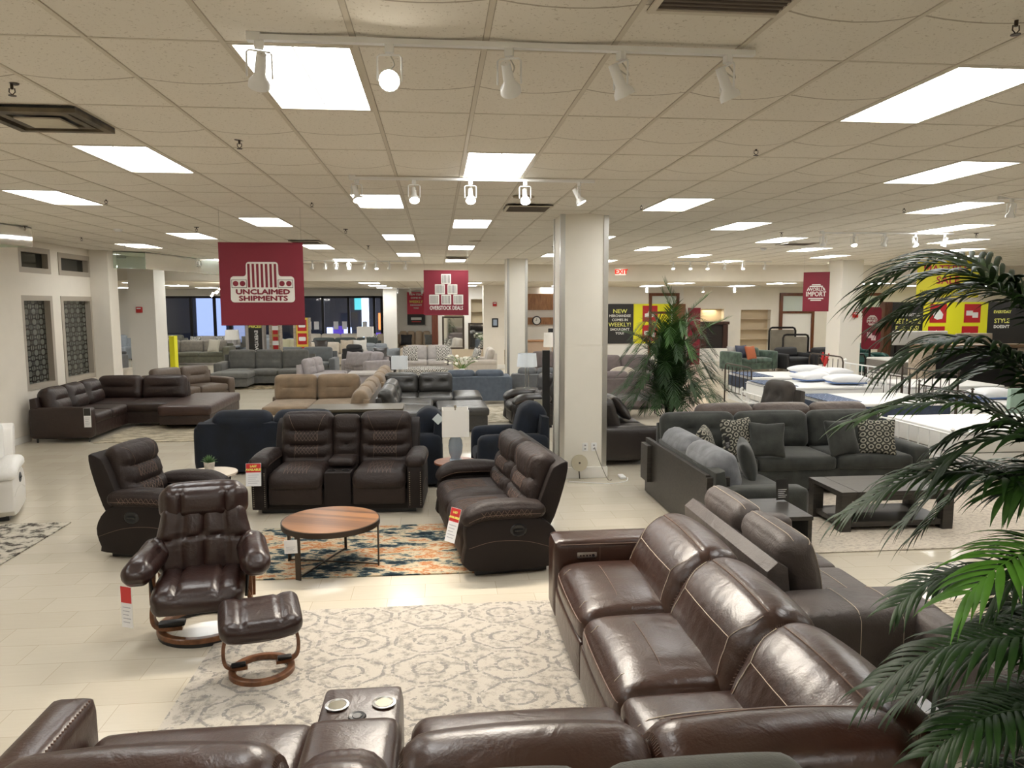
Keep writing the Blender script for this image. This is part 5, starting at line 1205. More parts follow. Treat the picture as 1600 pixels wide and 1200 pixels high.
o = thing('coffee_table', 'pale low rectangular coffee table right of the pale mauve loveseat', 'coffee table', (-2.0, 22.9, 0)); Geo().rbx(-.65, .65, -.45, .45, .32, .4, .02).build('table_top', LGR, o); Geo().rbx(-.6, .6, -.4, .4, .0, .32, .02).build('base', LAV, o)
o = thing('wing_armchair', 'black armchair seen from behind in the far middle aisle', 'armchair', (-2.9, 27.9, 0), PI-.4); run(o, BKF, None, .9, d=.85, sh=.45, bh=.95, al=.14, ar=.14, ah=.65, n=1, res=8)
sofa('pale blue grey loveseat on dark legs, its back to the aisle before the white pillar', -2.35, 31.2, 2.6, BLU, 1.5, n=2, bh=.82, res=8, base_h=.16)
sofa('light grey loveseat with lattice print pillows below the overstock banner', -.35, 26.6, 0, LGR, 1.9, n=2, bh=.95, style='roll', res=10, al=.24, ar=.24)
for x, l in ((-.93, 'left'), (.22, 'right')): pillow('lattice print pillow on the light grey loveseat below the overstock banner, %s one' % l, x, 26.25, .72, .5, .5, .16, PATW, rz=-.1 if l == 'left' else .1)
sofa('cream loveseat seen from its side right of the light grey loveseat', 1.45, 25.0, -R90, fab('warm cream fabric', (.55, .5, .44), .05), 1.6, n=2, bh=.95, style='roll', res=10, d=1.0)
for y, l in ((24.6, 'near'), (25.3, 'far')): pillow('lattice print pillow on the cream loveseat, %s one' % l, 1.3, y, .72, .45, .45, .16, PATW, rz=-1.3)
o = thing('ottoman', 'oval lattice print ottoman before the light grey loveseat', 'ottoman', (-.35, 23.7, 0)); Geo().lathe([(.001, .45), (.5, .44), (.57, .4), (.57, .03), (.5, 0), (.001, 0)][::-1], 28, None, 1.2, .9).build('cushion', PATW, o)
sofa('black leather chair end just left of the light grey loveseat', -2.0, 26.4, .4, DBK, .9, n=1, bh=.8, cat='armchair', name='armchair', res=6); pillow('shiny black pillow on the black leather chair beside the light grey loveseat', -1.95, 26.1, .74, .45, .4, .15, DBK)
lamp('white drum table lamp behind the left end of the tufted sectional', -.95, 19.1, .58, .54, .2, .32, CHR, mat('cool white shade', (.75, .8, .84), .8)); o = thing('side_table', 'small silver side table under the drum lamp behind the tufted sectional', 'side table', (-.95, 19.1, 0)); Geo().cyl(.25, .02, T(0, 0, .56)).build('table_top', CHR, o); Geo().cyl(.02, .56).cyl(.16, .015).build('pedestal', CHR, o)
lamp('table lamp with a double silver post and white drum shade before the second pillar', 2.05, 17.0, .5, .8, .235, .3, CHR, mat('cool white shade', (.75, .8, .84), .8), sq=False, body='post'); o = thing('side_table', 'dark side table under the double post lamp', 'side table', (2.05, 17.0, 0)); Geo().rbx(-.25, .25, -.25, .25, .46, .5, .01).build('table_top', DARKW, o); Geo().rbx(-.22, .22, -.22, .22, 0, .46, .01).build('body', DARKW, o)
def bouquet():
    o = thing('flower_vase', 'white orchids in a low vase behind the tufted sectional', 'flowers', (.68, 20.6, 0)); Geo().cyl(.2, .5).build('stand', WHITE, o); Geo().lathe([(.001, .5), (.07, .5), (.09, .6), (.06, .66), (.001, .66)], 14).build('vase', WHITE, o)
    f = Geo(); s = Geo()
    for k in range(26):
        a = k*2.4; r_ = .1+.28*random.random(); z = .8+.22*random.random(); p = (r_*1.3*math.cos(a), .5*r_*math.sin(a), z); s.tube([(0, 0, .62), (p[0]*.6, p[1]*.6, z-.05), p], .008, 4)
        f.lathe([(.001, -.02), (.05, 0), (.001, .03)][::-1], 7, T(*p, rx=a))
    f.build('blossoms', mat('white petals', (.8, .78, .68), .6), o); s.build('stems', mat('stem green', (.1, .22, .04), .6), o)
bouquet()
sofa('taupe mauve sofa seen from behind, right of the nearest pillar', 4.4, 17.2, PI, PNK, 2.2, n=2, bh=.85, res=8, ah=.7)
sofa('taupe mauve sofa beyond the cream oval chair back, right of the nearest pillar', 5.2, 20.6, 0, PNK, 2.2, n=2, bh=.95, res=8)
o = thing('oval_chair', 'cream chair with an oval back, right of the nearest pillar', 'chair', (4.66, 18.4, 0)); Geo().lathe([(.001, -.04), (.36, -.03), (.38, 0), (.36, .03), (.001, .04)][::-1], 30, T(0, .1, .62, rx=R90), 1, .62).build('backrest', CRM, o); Geo().rbx(-.3, .3, -.3, .15, .38, .46, .03).build('seat', CRM, o)
for s in (-1, 1): Geo().cyl(.02, .4, T(s*.25, -.2, 0)).build('leg', BLKM, o); Geo().cyl(.02, .4, T(s*.25, .1, 0)).build('leg', BLKM, o)
o = thing('glass_table', 'low black framed glass coffee table left of the tall palm', 'coffee table', (4.2, 15.6, 0)); Geo().rbx(-.62, .62, -.5, .5, .42, .435, .004).build('table_top', mat('grey glass', (.18, .19, .18), .08), o)
for sx in (-1, 1): Geo().tube([(sx*.6, -.48, .42), (sx*.6, -.48, .01), (sx*.6, .48, .01), (sx*.6, .48, .42)], .014, 4).build('leg', BLKM, o)

# far left and far middle rows
def olive_sect():
    o = thing('olive_sectional', 'olive sectional with grey cushions and left chaise beside the yellow sign edge', 'sectional sofa', (-10.1, 31.2, 0)); I = mat_of(o).inverted()
    run(o, OLV, I @ T(-10.0, 31.7, 0), 3.3, d=1.0, sh=.48, bh=.95, al=.22, ar=.3, ah=.72, n=3, style='plain', bm=fab('warm grey fabric', (.22, .2, .17), .15), res=10); g = Geo(); g.pad(Pad(1.2, 1.1, .2, .05, (.0, .0, .02)), T(-11.0, 30.8, .4), (8, 8, 4)); g.build('chaise_cushion', OLV, o, M=I); Geo().rbx(-11.55, -10.45, 30.3, 31.3, .06, .32, .02).build('chaise_base', OLV, o, M=I)
olive_sect()
for x, l, a in ((-11.05, 'left', .3), (-8.95, 'right', -.4)): pillow('white speckled pillow on the olive sectional, %s one' % l, x, 31.2, .78, .5, .5, .16, pattern_mat('speckled print', (.7, .68, .6), (.3, .28, .22), 22), rz=a)
far = [  # label, x, y, rz, mat, w, n
 ('grey sofa at the far left under the glazing, behind the olive sectional', -12.2, 34.9, 0, fab('far grey fabric', (.2, .2, .17), .2), 2.0, 2, 1.05),
 ('pale grey sofa with zigzag pillows under the glazing, left of the white lamp', -9.9, 34.6, 0, LGR, 2.2, 2, 1.0),
 ('pale grey sofa under the glazing right of the white lamp', -7.9, 34.3, 0, BLU, 1.8, 2, 1.05),
 ('pale blue sofa with two yellow print pillows between the two tall sign posts', -6.25, 31.5, 0, BLU, 2.3, 2, 1.0),
 ('long cream sofa right of the second sign post, below the white notices', -4.3, 30.2, 0, CRM, 3.0, 3, .9),
 ('dark green sofa under the glazing below the white notices', -4.0, 33.2, 0, DGN, 3.2, 3, .95),
 ('long off white sofa close under the glazing behind the dark green sofa', -4.9, 35.2, 0, CRM, 3.0, 3, 1.05),
 ('tan sofa with dark patterned pillows left of the white pillar', -2.78, 34.9, 0, BEI, 1.2, 2, 1.05),
 ('long pale grey sofa between the tall sign posts, in front of the pale blue sofa', -5.2, 28.6, 0, LGR, 2.6, 3, .72),
 ('long tan channel leather sofa under the red and black wall poster', -1.02, 35.1, 0, TTN, 1.85, 4, 1.15),
 ('beige sofa in front of the long tan channel sofa', -.6, 31.0, PI, BEI, 1.8, 2, .75),
 ('cream recliner sofa behind the pilaster left of the alarm pillar', -9.6, 22.4, 2.8, CRM, 1.6, 2, .95),
 ('dark grey sofa in the gap left of the alarm pillar', -12.3, 28.3, 0, fab('far charcoal', (.07, .07, .07), .1), 2.0, 2, .85),
 ('pale blue sofa far back in the gap left of the alarm pillar', -14.6, 34.0, 0, BLU, 2.6, 2, 1.1),
 ('taupe sofa behind the nearest pillar, below the clock', 3.6, 22.5, 0, PNK, 1.8, 2, .95),
 ('tan leather sofa end right of the pale picture pillar', 2.9, 28.8, -R90, TTN, 1.4, 1, .95)]
for l, x, y, rz, m_, w_, n, bh in far: sofa(l, x, y, rz, m_, w_, n=n, bh=bh, res=6, style='channel' if 'channel' in l else 'plain')
pls = [('zigzag print pillow on the pale grey sofa left of the white lamp, left one', -10.6, 34.2, PATZ), ('zigzag print pillow on the pale grey sofa left of the white lamp, right one', -9.5, 34.2, PATZ), ('dark pillow on the sofa right of the white far lamp', -8.3, 33.9, GRJ),
 ('yellow print pillow between the two sign posts, left one', -6.2, 31.1, pattern_mat('yellow print', (.62, .58, .4), (.3, .3, .2), 15)), ('yellow print pillow between the two sign posts, right one', -5.75, 31.1, pattern_mat('yellow print', (.62, .58, .4), (.3, .3, .2), 15)),
 ('dark pillow on the long cream sofa below the notices', -4.5, 29.8, DBR), ('white floral pillow at the right end of the long cream sofa', -3.0, 29.75, pattern_mat('floral print', (.72, .7, .66), (.5, .48, .44), 20)), ('beige pillow beside the white floral pillow', -3.5, 29.8, BEI),
 ('black and white pillow left of the white pillar', -2.95, 34.5, PATZ), ('grey pillow on the grey sofa under the glazing, far left', -12.0, 34.5, PATW), ('black pillow on the beige sofa behind the white pillar', -1.4, 34.7, BKF), ('grey pillow at the right end of the long tan channel sofa', -.3, 34.6, GRJ)]
for l, x, y, m_ in pls: pillow(l, x, y, .8, .5, .48, .16, m_, rz=random.uniform(-.3, .3))
o = thing('side_table', 'small dark side table under the white lamp far left', 'side table', (-8.75, 33.2, 0)); Geo().rbx(-.25, .25, -.25, .25, 0, .6, .01).build('body', DARKW, o)
lamp('white drum lamp standing far left in front of the dark glazing', -8.75, 33.2, .6, .75, .3, .42, CHR, SHADE, sq=False)
o = thing('side_table', 'dark side table left of the pale blue grey loveseat', 'side table', (-3.05, 32.6, 0)); Geo().rbx(-.3, .3, -.3, .3, 0, .62, .01).build('body', DARKW, o)
lamp('large cream lamp on the dark side table left of the white pillar', -3.05, 32.6, .62, .85, .33, .42, CHR, SHADE)
o = thing('coffee_table', 'low table of pale cushions before the long tan channel sofa', 'coffee table', (-.95, 33.1, 0)); Geo().rbx(-.8, .8, -.4, .4, .3, .45, .03).build('top', CRM, o); Geo().rbx(-.75, .75, -.35, .35, 0, .3, .02).build('base', BEI, o)

# ================================================================== SIGNS AND BANNERS
def banner(label, x, y, z0, z1, w_, rz, m_=RED):
    o = thing('hanging_banner', label, 'banner', (x, y, z1), rz); h = z1-z0; Geo().box(-w_/2, w_/2, -.002, .002, -h, 0).build('cloth', m_, o)
    g = Geo(); g.tube([(-w_/2, 0, -.004), (w_/2, 0, -.004)], .009, 6); g.tube([(-w_/2, 0, -h+.01), (w_/2, 0, -h+.01)], .009, 6); g.build('rod', m_, o)
    g = Geo()
    for s in (-1, 1): g.tube([(s*w_*.48, 0, 0), (s*w_*.48, 0, CEIL-z1-.01)], .0015, 3)
    g.build('hanging_wire', mat('thin wire', (.4, .38, .33), .5), o); return o, h
def flat(o, name, polys, m_, M, dep=.002):
    """polys in banner plane (x, z) extruded toward -y"""
    g = Geo()
    for P in polys: g.prism([(-q[0], q[1]) for q in P], .0, dep, M @ Matrix.Rotation(PI/2, 4, 'Z') @ Matrix.Rotation(0, 4, 'X'))
    return g.build(name, m_, o)
def F(o, name, polys, m_, y=-.004, dep=.002, M=None):
    g = Geo()
    for P in polys:
        P = np.array(P); m = len(P)
        if sum(P[i][0]*P[(i+1) % m][1]-P[(i+1) % m][0]*P[i][1] for i in range(m)) < 0: P = P[::-1]
        V = [(a, y-dep, b) for a, b in P]+[(a, y, b) for a, b in P]
        g.add(V, [tuple(range(m)), tuple(range(2*m-1, m-1, -1))]+[(i, i+m, (i+1) % m+m, (i+1) % m) for i in range(m)], M)
    return g.build(name, m_, o)
def rrect(x0, x1, z0, z1, r=.02, n=4):
    P = []
    for cx, cz, a in ((x1-r, z1-r, 0), (x0+r, z1-r, 90), (x0+r, z0+r, 180), (x1-r, z0+r, 270)):
        for k in range(n+1): q = math.radians(a+90*k/n); P.append((cx+r*math.cos(q), cz+r*math.sin(q)))
    return P
def circ(x, z, r, n=20, sx=1): return [(x+r*sx*math.cos(2*PI*k/n), z+r*math.sin(2*PI*k/n)) for k in range(n)]
def TXT(o, s, size, m_, x, z, y=-.005, wide=1, bold=.0, rz=0, name='lettering'): return text(name, s, size, m_, o, T(x, y, z, rx=PI/2) @ Matrix.Rotation(rz, 4, 'Z'), wide, bold, .001)
o, h = banner('crimson banner with a cream grille emblem reading UNCLAIMED SHIPMENTS', -2.19, 9.8, 2.165, 3.2, 1.035, 0)
u = 1.035/1090.  # banner pixels to metres (photo crop: x 75..1165, z 75..1105)
def bx(px): return (px-622)*u
def bz(pz): return -(pz-75)*u
def bp(P): return [(bx(a), bz(b)) for a, b in P]
def arc_(cx, cz, r, a0, a1): return [(bx(cx)+r*u*math.cos(math.radians(a0+(a1-a0)*k/6)), bz(cz)+r*u*math.sin(math.radians(a0+(a1-a0)*k/6))) for k in range(7)]
half = arc_(998, 811, 47, -90, 0)+arc_(998, 560, 45, 0, 90)+arc_(880, 475, 40, -90, -180)+arc_(795, 368, 43, 0, 90)
F(o, 'emblem', [half+[(2*bx(630)-a, b_) for a, b_ in half[::-1]]], CREAM)
F(o, 'grille_slots', [rrect(bx(435+57*k+5), bx(435+57*k+37), bz(662), bz(350), .003) for k in range(7)], RED, -.0065)
F(o, 'lamp_dots', [circ(bx(q), bz(610), 36*u) for q in (283, 372, 882, 972)], RED, -.0065)
fr = []
for a, b_ in ((230, 425), (830, 1025)):
    for z_, t in ((558, 6), (662, 6)): fr.append(bp([(a, z_), (b_, z_), (b_, z_+t), (a, z_+t)]))
    for x_ in (a, b_-5): fr.append(bp([(x_, 558), (x_+6, 558), (x_+6, 668), (x_, 668)]))
F(o, 'lamp_frames', fr, mat('dark brown print', (.08, .05, .045), .6), -.0065)
TXT(o, 'UNCLAIMED', .085, RED, bx(632), bz(722), -.007, 1.4, .0045); TXT(o, 'SHIPMENTS', .085, RED, bx(635), bz(808), -.007, 1.4, .0045)
o, h = banner('crimson banner with a pyramid of cream crates reading OVERSTOCK DEALS', .22, 17.0, 2.18, 3.18, 1.0, 0)
cr = []; sl = []
for x, z in ((0, -.19), (-.14, -.42), (.14, -.42), (-.27, -.65), (0, -.65), (.27, -.65)):
    cr.append(rrect(x-.11, x+.11, z-.11, z+.11, .01))
    for k in range(7): sl.append(rrect(x-.09+k*.0265, x-.09+k*.0265+.012, z-.09, z+.09, .002))
F(o, 'crates', cr, CREAM); F(o, 'crate_slats', sl, mat('dark brown print', (.08, .05, .045), .6), -.0065); TXT(o, 'OVERSTOCK DEALS', .125, CREAM, 0, -.84, wide=.67, bold=.002)
def globe(o, x, z, s):
    P = []
    for k, (a, w_) in enumerate(((.43, .5), (.34, .75), (-.34, .85), (-.44, .6))): P.append([(x-w_*s*.5, z+a*s-.03*s), (x+w_*s*.5, z+a*s-.03*s), (x+w_*s*.45, z+a*s+.03*s), (x-w_*s*.45, z+a*s+.03*s)])
    F(o, 'globe_bands', P, CREAM); TXT(o, 'WORLD', .27*s, CREAM, x, z+.17*s, wide=.85, bold=.002*s); TXT(o, 'IMPORT', .38*s, CREAM, x, z-.1*s, wide=.8, bold=.004*s)
    F(o, 'globe_arcs', [[(x-.5*s, z+.1*s), (x-.42*s, z+.28*s), (x-.38*s, z+.28*s), (x-.45*s, z+.1*s)], [(x+.5*s, z+.1*s), (x+.42*s, z+.28*s), (x+.38*s, z+.28*s), (x+.45*s, z+.1*s)]], CREAM)
o, h = banner('narrow crimson banner with a striped globe reading WORLD IMPORT', 9.45, 18.0, 2.23, 3.2, .62, math.radians(-38)); globe(o, 0, -.5, .44)
o, h = banner('yellow hanging banner reading MATTRESS SALE behind the palm fronds', 12.95, 18.0, 2.57, 3.5, 1.5, math.radians(-12), mat('yellow banner cloth', (.62, .56, .03), .6))
TXT(o, 'MATTRESS', .27, mat('dark red print', (.4, .02, .06), .6), 0, -.22, bold=.004, wide=.95); TXT(o, 'SALE', .27, mat('dark red print', (.4, .02, .06), .6), 0, -.5, bold=.004); TXT(o, 'SHOP ALL THE BEST BRANDS', .12, BLKS, 0, -.78, wide=.85)
def board(name, label, x, y, z0, z1, w_, m_, rz=0, d=.06):
    o = thing(name, label, 'sign', (x, y, (z0+z1)/2), rz); h = (z1-z0)/2; Geo().box(-w_/2, w_/2, 0, d, -h, h).build('board', m_, o); return o, h
WT = mat('white print', (.85, .85, .82), .6)
def icon(o, x, z, s, kind):
    F(o, 'icon_tile', [rrect(x-s, x+s, z-s*1.05, z+s*1.05, .01)], mat('icon red', (.52, .015, .02), .5))
    if kind == 'house': P = [[(x-.6*s, z-.1*s), (x, z+.65*s), (x+.6*s, z-.1*s), (x+.5*s, z-.6*s), (x-.1*s, z-.7*s), (x-.5*s, z-.5*s)]]
    elif kind == 'boxes': P = [rrect(x-.75*s, x+.05*s, z-.25*s, z+.3*s, .01), rrect(x+.0*s, x+.7*s, z-.5*s, z+.1*s, .01)]
    else: P = [[(x-.7*s, z-.45*s), (x-.7*s, z), (x-.3*s, z+.1*s), (x-.1*s, z+.5*s), (x+.1*s, z+.45*s), (x+.05*s, z+.15*s), (x+.6*s, z+.1*s), (x+.65*s, z-.3*s), (x+.2*s, z-.5*s)]]
    F(o, 'icon', P, WT, -.0065)
o, h = board('wall_sign', 'black wall sign reading NEW MERCHANDISE COMES IN WEEKLY left of the tall palm', 7.66, 30.94, .76, 2.42, 1.14, BLKS)
for s, z, sz, m_, wd in (('NEW', .52, .24, YTXT, 1.1), ('MERCHANDISE', .33, .145, WT, .95), ('COMES IN', .16, .15, WT, 1), ('WEEKLY!', -.04, .235, YTXT, 1.02), ("SHOULDN'T", -.24, .15, WT, 1), ('YOU?', -.4, .15, WT, 1)): TXT(o, s, sz, m_, 0, z, bold=.003, wide=wd)
o, h = board('wall_sign', 'yellow wall sign with red icon tiles behind the tall palm', 9.05, 30.94, .76, 2.42, 1.6, YEL); icon(o, -.1, .42, .32, 'hand'); icon(o, -.1, -.4, .32, 'boxes')
o = tag(Geo().rbx(9.9, 10.38, 30.6, 30.9, 0, 2.42, .01).build('wood_column', WALN), 'brown wooden column at the right end of the yellow icon sign', 'column')
o, h = board('panel_sign', 'crimson panel right of the tall palm before the back door', 10.2, 29, 0, 2.26, .5, RED); TXT(o, 'LUXE STYLE', .09, CREAM, 0, .65)
o, h = board('wall_sign', 'large black partition sign reading MORE IS BETTER GET MORE FOR LESS', 17.88, 27, 0, 2.47, 1.24, BLKS, d=.3)
for s, z, sz, m_ in (('MORE IS BETTER.', .75, .16, WT), ('GET MORE', .50, .26, YTXT), ('FOR LESS!', .23, .26, YTXT)): TXT(o, s, sz, m_, 0, z, bold=.004, wide=.85)
tag(Geo().rbx(16.95, 17.25, 27.0, 27.35, 0, 2.48, .01).build('wood_column', wood('column walnut', (.05, .02, .01), (.13, .05, .022), (9, 9, 1), .35)), 'brown wooden column at the left end of the black partition sign', 'column')
o, h = board('wall_sign', 'yellow partition sign with red icon tiles behind the tufted white headboard', 19.83, 27, 0, 2.47, 2.64, YEL, d=.3)
for x, z, k in ((-.72, .8, 'house'), (.68, .8, 'boxes'), (-.76, -.05, 'house'), (.62, -.05, 'boxes')): icon(o, x, z, .34, k)
o, h = board('wall_sign', 'black partition sign with yellow and white words at the right edge behind palm leaves', 22.2, 27, 0, 2.47, 2.1, BLKS, d=.3)
for s, z, sz, m_ in (('EVERYDAY', .85, .15, YTXT), ('STYLE', .5, .24, YTXT), ("DOESN'T", .28, .16, WT)): TXT(o, s, sz, m_, -.45, z, bold=.006)
o = thing('panel_sign', 'crimson rounded panel with a globe emblem on the teal chair right of the white pillar', 'sign', (14.6, 24, .88)); F(o, 'board', [rrect(-.33, .33, 0, 1.42, .12)], RED, 0, .04); Geo().box(-.03, .03, .0, .03, -.88, .5).box(-.25, .25, -.15, .15, -.88, -.86).build('stand', BLKM, o); globe(o, 0, .98, .36); F(o, 'boxes_icon', [rrect(-.16, .02, .38, .58, .01), rrect(0, .16, .3, .47, .01)], mat('pale pink print', (.8, .6, .62), .6), -.041)
for c in o.children:
    if c.name.startswith(('globe', 'lettering')): c.location.y -= .04
o = thing('exit_sign', 'small lit EXIT sign on the far fascia', 'exit sign', (5.75, YF-.1, 3.42)); Geo().rbx(-.17, .17, -.04, 0, -.1, .1, .01).build('box', mat('exit glow', (.9, .85, .75), .5, emis=.25), o); TXT(o, 'EXIT', .2, mat('exit red', (.7, .03, .01), .5, emis=.4), .02, 0, -.045, bold=.008)
def post_sign(label, x, y, w_, top, m_, kind):
    o = thing('sign_post', label, 'sign', (x, y, 0)); Geo().rbx(-w_/2-.09, -w_/2, -.1, .3, 0, top, .01).rbx(w_/2, w_/2+.05, -.1, .3, 0, top, .01).build('post', GREYW if kind else LGR, o); Geo().box(-w_/2, w_/2, -.05, .2, 0, top).build('board', m_, o)
    if kind == 0:
        TXT(o, 'PRICES!', .12, YTXT, 0, 1.73, -.052, bold=.006); TXT(o, 'EVERYDAY', .15, WT, .02, 1.25, -.052, rz=-PI/2, bold=.004); F(o, 'red_dot', [circ(0, .8, .09)], REDP, -.052)
    else:
        for k, z in enumerate((1.68, 1.2, .72)): F(o, 'icon_tile', [rrect(-w_*.38, w_*.38, z-.2, z+.2, .01)], mat('icon red', (.52, .015, .02), .5), -.052); F(o, 'icon', [rrect(-.12, .12, z-.07, z+.07, .03)], WT, -.055)
post_sign('tall black sign post reading PRICES EVERYDAY below the shipments banner', -5.75, 24.6, .42, 1.9, BLKS, 0)
post_sign('slim tan and red sign post right of the black PRICES post', -5.15, 24.7, .2, 1.9, mat('orange tan', (.55, .33, .1), .6), 1)
post_sign('yellow sign post with red tiles at the right lower corner of the shipments banner', -4.8, 27.5, .42, 1.95, mat('amber yellow', (.8, .6, .08), .5), 1)
tag(Geo().box(-8.35, -8.2, 24.4, 24.7, .1, 1.45).build('sign_edge', YEL), 'thin yellow sign edge right of the alarm pillar', 'sign')
o = thing('panel_sign', 'narrow red and black sign edge left of the alarm pillar', 'sign', (-10.6, 24.5, .8)); Geo().box(-.07, .07, -.02, .02, .55, 2.1).build('red_part', RED, o); Geo().box(-.07, .07, -.02, .02, 0, .55).build('black_part', BLKS, o)
o = thing('wall_poster', 'red and black poster on the wall above the long tan sofa', 'poster', (-.97, 36.1, 0)); Geo().box(-.42, .42, 0, .03, 1.95, 3.0).build('red_part', mat('pink red print', (.62, .03, .07), .5), o); Geo().box(-.42, .42, 0, .03, 1.45, 1.95).build('black_part', BLKS, o)
for s, z, sz, m_ in (('NEW ITEMS', 2.88, .12, WT), ('COME IN', 2.72, .12, WT), ('WEEKLY', 2.54, .17, YTXT), ('SHOULDN\'T', 2.38, .1, WT), ('YOU?', 2.24, .1, WT)): TXT(o, s, sz, m_, 0, z, bold=.004)
F(o, 'logo_bar', [rrect(-.25, .25, 1.68, 1.8, .01)], WT); F(o, 'logo_line', [rrect(-.22, .22, 1.58, 1.62, .01)], REDP)

# mirrors, wood wall, clock, desk
def mirror(label, x, y, w_, z0, h, rz=0):
    o = thing('mirror', label, 'mirror', (x, y, z0), rz); t = .07; g = Geo(); g.rbx(-w_/2, -w_/2+t, -.04, 0, 0, h, .008); g.rbx(w_/2-t, w_/2, -.04, 0, 0, h, .008); g.rbx(-w_/2+t, w_/2-t, -.04, 0, 0, t, .008); g.rbx(-w_/2+t, w_/2-t, -.04, 0, h-t, h, .008); g.build('frame', mat('dark bronze frame', (.05, .035, .02), .35), o); Geo().box(-w_/2+t, w_/2-t, -.015, -.01, t, h-t).build('glass', mat('mirror glass', (.85, .86, .82), .03, metal=1), o)
mirror('tall dark framed mirror, left of two behind the light grey loveseat', .62, 28.6, .85, .72, 1.25, .12); mirror('dark framed mirror, right of two, next to the picture pillar', 1.58, 28.4, .8, .72, 1.0, -.1)
for x, n in ((.62, 'left'), (1.6, 'right')): tag(Geo().rbx(x-.5, x+.5, 28.42, 28.95, 0, .72, .01).build('display_shelf', mat('cream shelf', (.6, .5, .36), .6)), 'cream display block under the %s dark framed mirror' % n, 'shelf')
WP = wood('orange walnut panelling', (.24, .1, .035), (.42, .2, .075), (9, 9, 1), .4)
tag(Geo().box(3.6, 5.9, 31.9, 31.99, 2.17, 2.86).build('wall_cladding', WP), 'orange brown wood wall panel seen between the two front pillars', 'wall panel'); tag(Geo().box(3.6, 5.9, 31.85, 31.99, 1.55, 1.85).build('wood_shelf', WP), 'orange brown wood band under the clock between the two front pillars', 'shelf')
o = thing('wall_clock', 'round black rimmed wall clock on the wood band between the two front pillars', 'clock', (4.25, 31.83, 1.72)); Geo().lathe([(.001, .03), (.15, .03), (.15, .05), (.19, .05), (.2, 0), (.001, 0)][::-1], 28, UP(0, 0, 0)).build('case', BLK, o); Geo().cyl(.15, .005, UP(0, -.032, 0), 28).build('dial', WT, o); Geo().box(-.006, .006, -.045, -.04, 0, .11).box(-.07, .0, -.045, -.04, -.006, .006).build('hands', BLK, o)
o = thing('counter_desk', 'pale counter desk with wooden top below the clock', 'desk', (4.6, 29.6, 0)); Geo().rbx(-1.1, 1.1, -.4, .4, 0, .95, .01).build('body', mat('pinkish counter', (.5, .37, .27), .5), o); Geo().rbx(-1.15, 1.15, -.45, .45, .95, 1.0, .01).build('worktop', WP, o)
o = thing('monitor', 'black computer monitor on the counter desk', 'monitor', (4.7, 29.5, 1.0)); Geo().rbx(-.3, .3, -.02, .02, .12, .46, .01).build('screen', BLK, o); Geo().box(-.03, .03, -.02, .02, 0, .14).rbx(-.14, .14, -.1, .1, 0, .02, .004).build('stand', BLK, o)
lamp('white drum lamp showing just left of the nearest pillar', 4.0, 26.2, .62, .8, .26, .5, CHR, SHADE, sq=False); o = thing('side_table', 'dark side table under the lamp just left of the nearest pillar', 'side table', (4.0, 26.2, 0)); Geo().rbx(-.3, .3, -.3, .3, 0, .62, .01).build('body', DARKW, o)

# ================================================================== BEDS
MW = mat('mattress white', (.84, .83, .80), .8, bump=.2, bscale=60); NVY = fab('mattress navy', (.035, .05, .085), .15, 20, .1); GRM = fab('mattress grey', (.22, .2, .18), .1, 20, .05)
NAVP = pattern_mat('navy quilt print', (.03, .05, .1), (.16, .2, .3), 9)
def mattress(o, x0, x1, y0, y1, z0, z1, side_m, box_h=.2):
    I = mat_of(o).inverted(); Geo().pad(Pad(x1-x0, y1-y0, z1-z0, .05, (.004, .004, .012)), I @ T((x0+x1)/2, (y0+y1)/2, (z0+z1)/2), (14, 12, 4)).build('mattress', side_m, o)
    Geo().pad(Pad(x1-x0-.03, y1-y0-.03, .05, .024, (0, 0, .012)), I @ T((x0+x1)/2, (y0+y1)/2, z1+.0), (14, 12, 3)).build('quilted_top', MW, o)
    g = Geo(); P = [(x0, y0), (x1, y0), (x1, y1), (x0, y1)]; g.tube([app([(a, b, z1-.02)], I)[0] for a, b in P], .008, 4, closed=True); g.build('edge_piping', MW if side_m is not MW else mat('grey piping', (.4, .4, .42), .7), o)
    Geo().rbx(x0+.01, x1-.01, y0+.01, y1-.01, .08, z0, .02, I).build('box_spring', MW, o)
def metal_end(o, x, y0, y1, h, m_, nb=7, r=.018, arch=False, name='footboard'):
    I = mat_of(o).inverted(); q = lambda *p: tuple(app([p], I)[0]); g = Geo()
    if arch: g.tube([q(x, y0, 0), q(x, y0, h-.12), q(x, y0+.04, h-.03), q(x, y0+.12, h), q(x, y1-.12, h), q(x, y1-.04, h-.03), q(x, y1, h-.12), q(x, y1, 0)], r, 8)
    else:
        for y in (y0, y1): g.tube([q(x, y, 0), q(x, y, h)], r, 8); g.lathe([(.001, 0), (r*2, r*1.5), (.001, r*3.4)][::-1], 10, I @ T(x, y, h-.005))
        g.tube([q(x, y0, h-.05), q(x, y1, h-.05)], r*.8, 6)
    g.tube([q(x, y0, .3), q(x, y1, .3)], r*.8, 6)
    for k in range(1, nb): y = y0+(y1-y0)*k/nb; g.tube([q(x, y, .3), q(x, y, h-.06)], r*.5, 5)
    g.build(name, m_, o)
def bed(label, x0, x1, y0, y1, z0, z1, sm, fm, fh, hh, arch=False, quilt=True, foot=True):
    o = thing('bed', label, 'bed', ((x0+x1)/2, (y0+y1)/2, 0)); mattress(o, x0, x1, y0, y1, z0, z1, sm)
    if foot: metal_end(o, x0-.06, y0-.03, y1+.03, fh, fm, arch=arch)
    if hh: metal_end(o, x1+.06, y0-.03, y1+.03, hh, fm, arch=arch, name='headboard')
    if quilt: Geo().rbx(x0-.015, x0+.55, y0+.15, y1-.15, z1+.03, z1+.045, .006, mat_of(o).inverted()).build('foot_protector', NAVP, o)
    return o
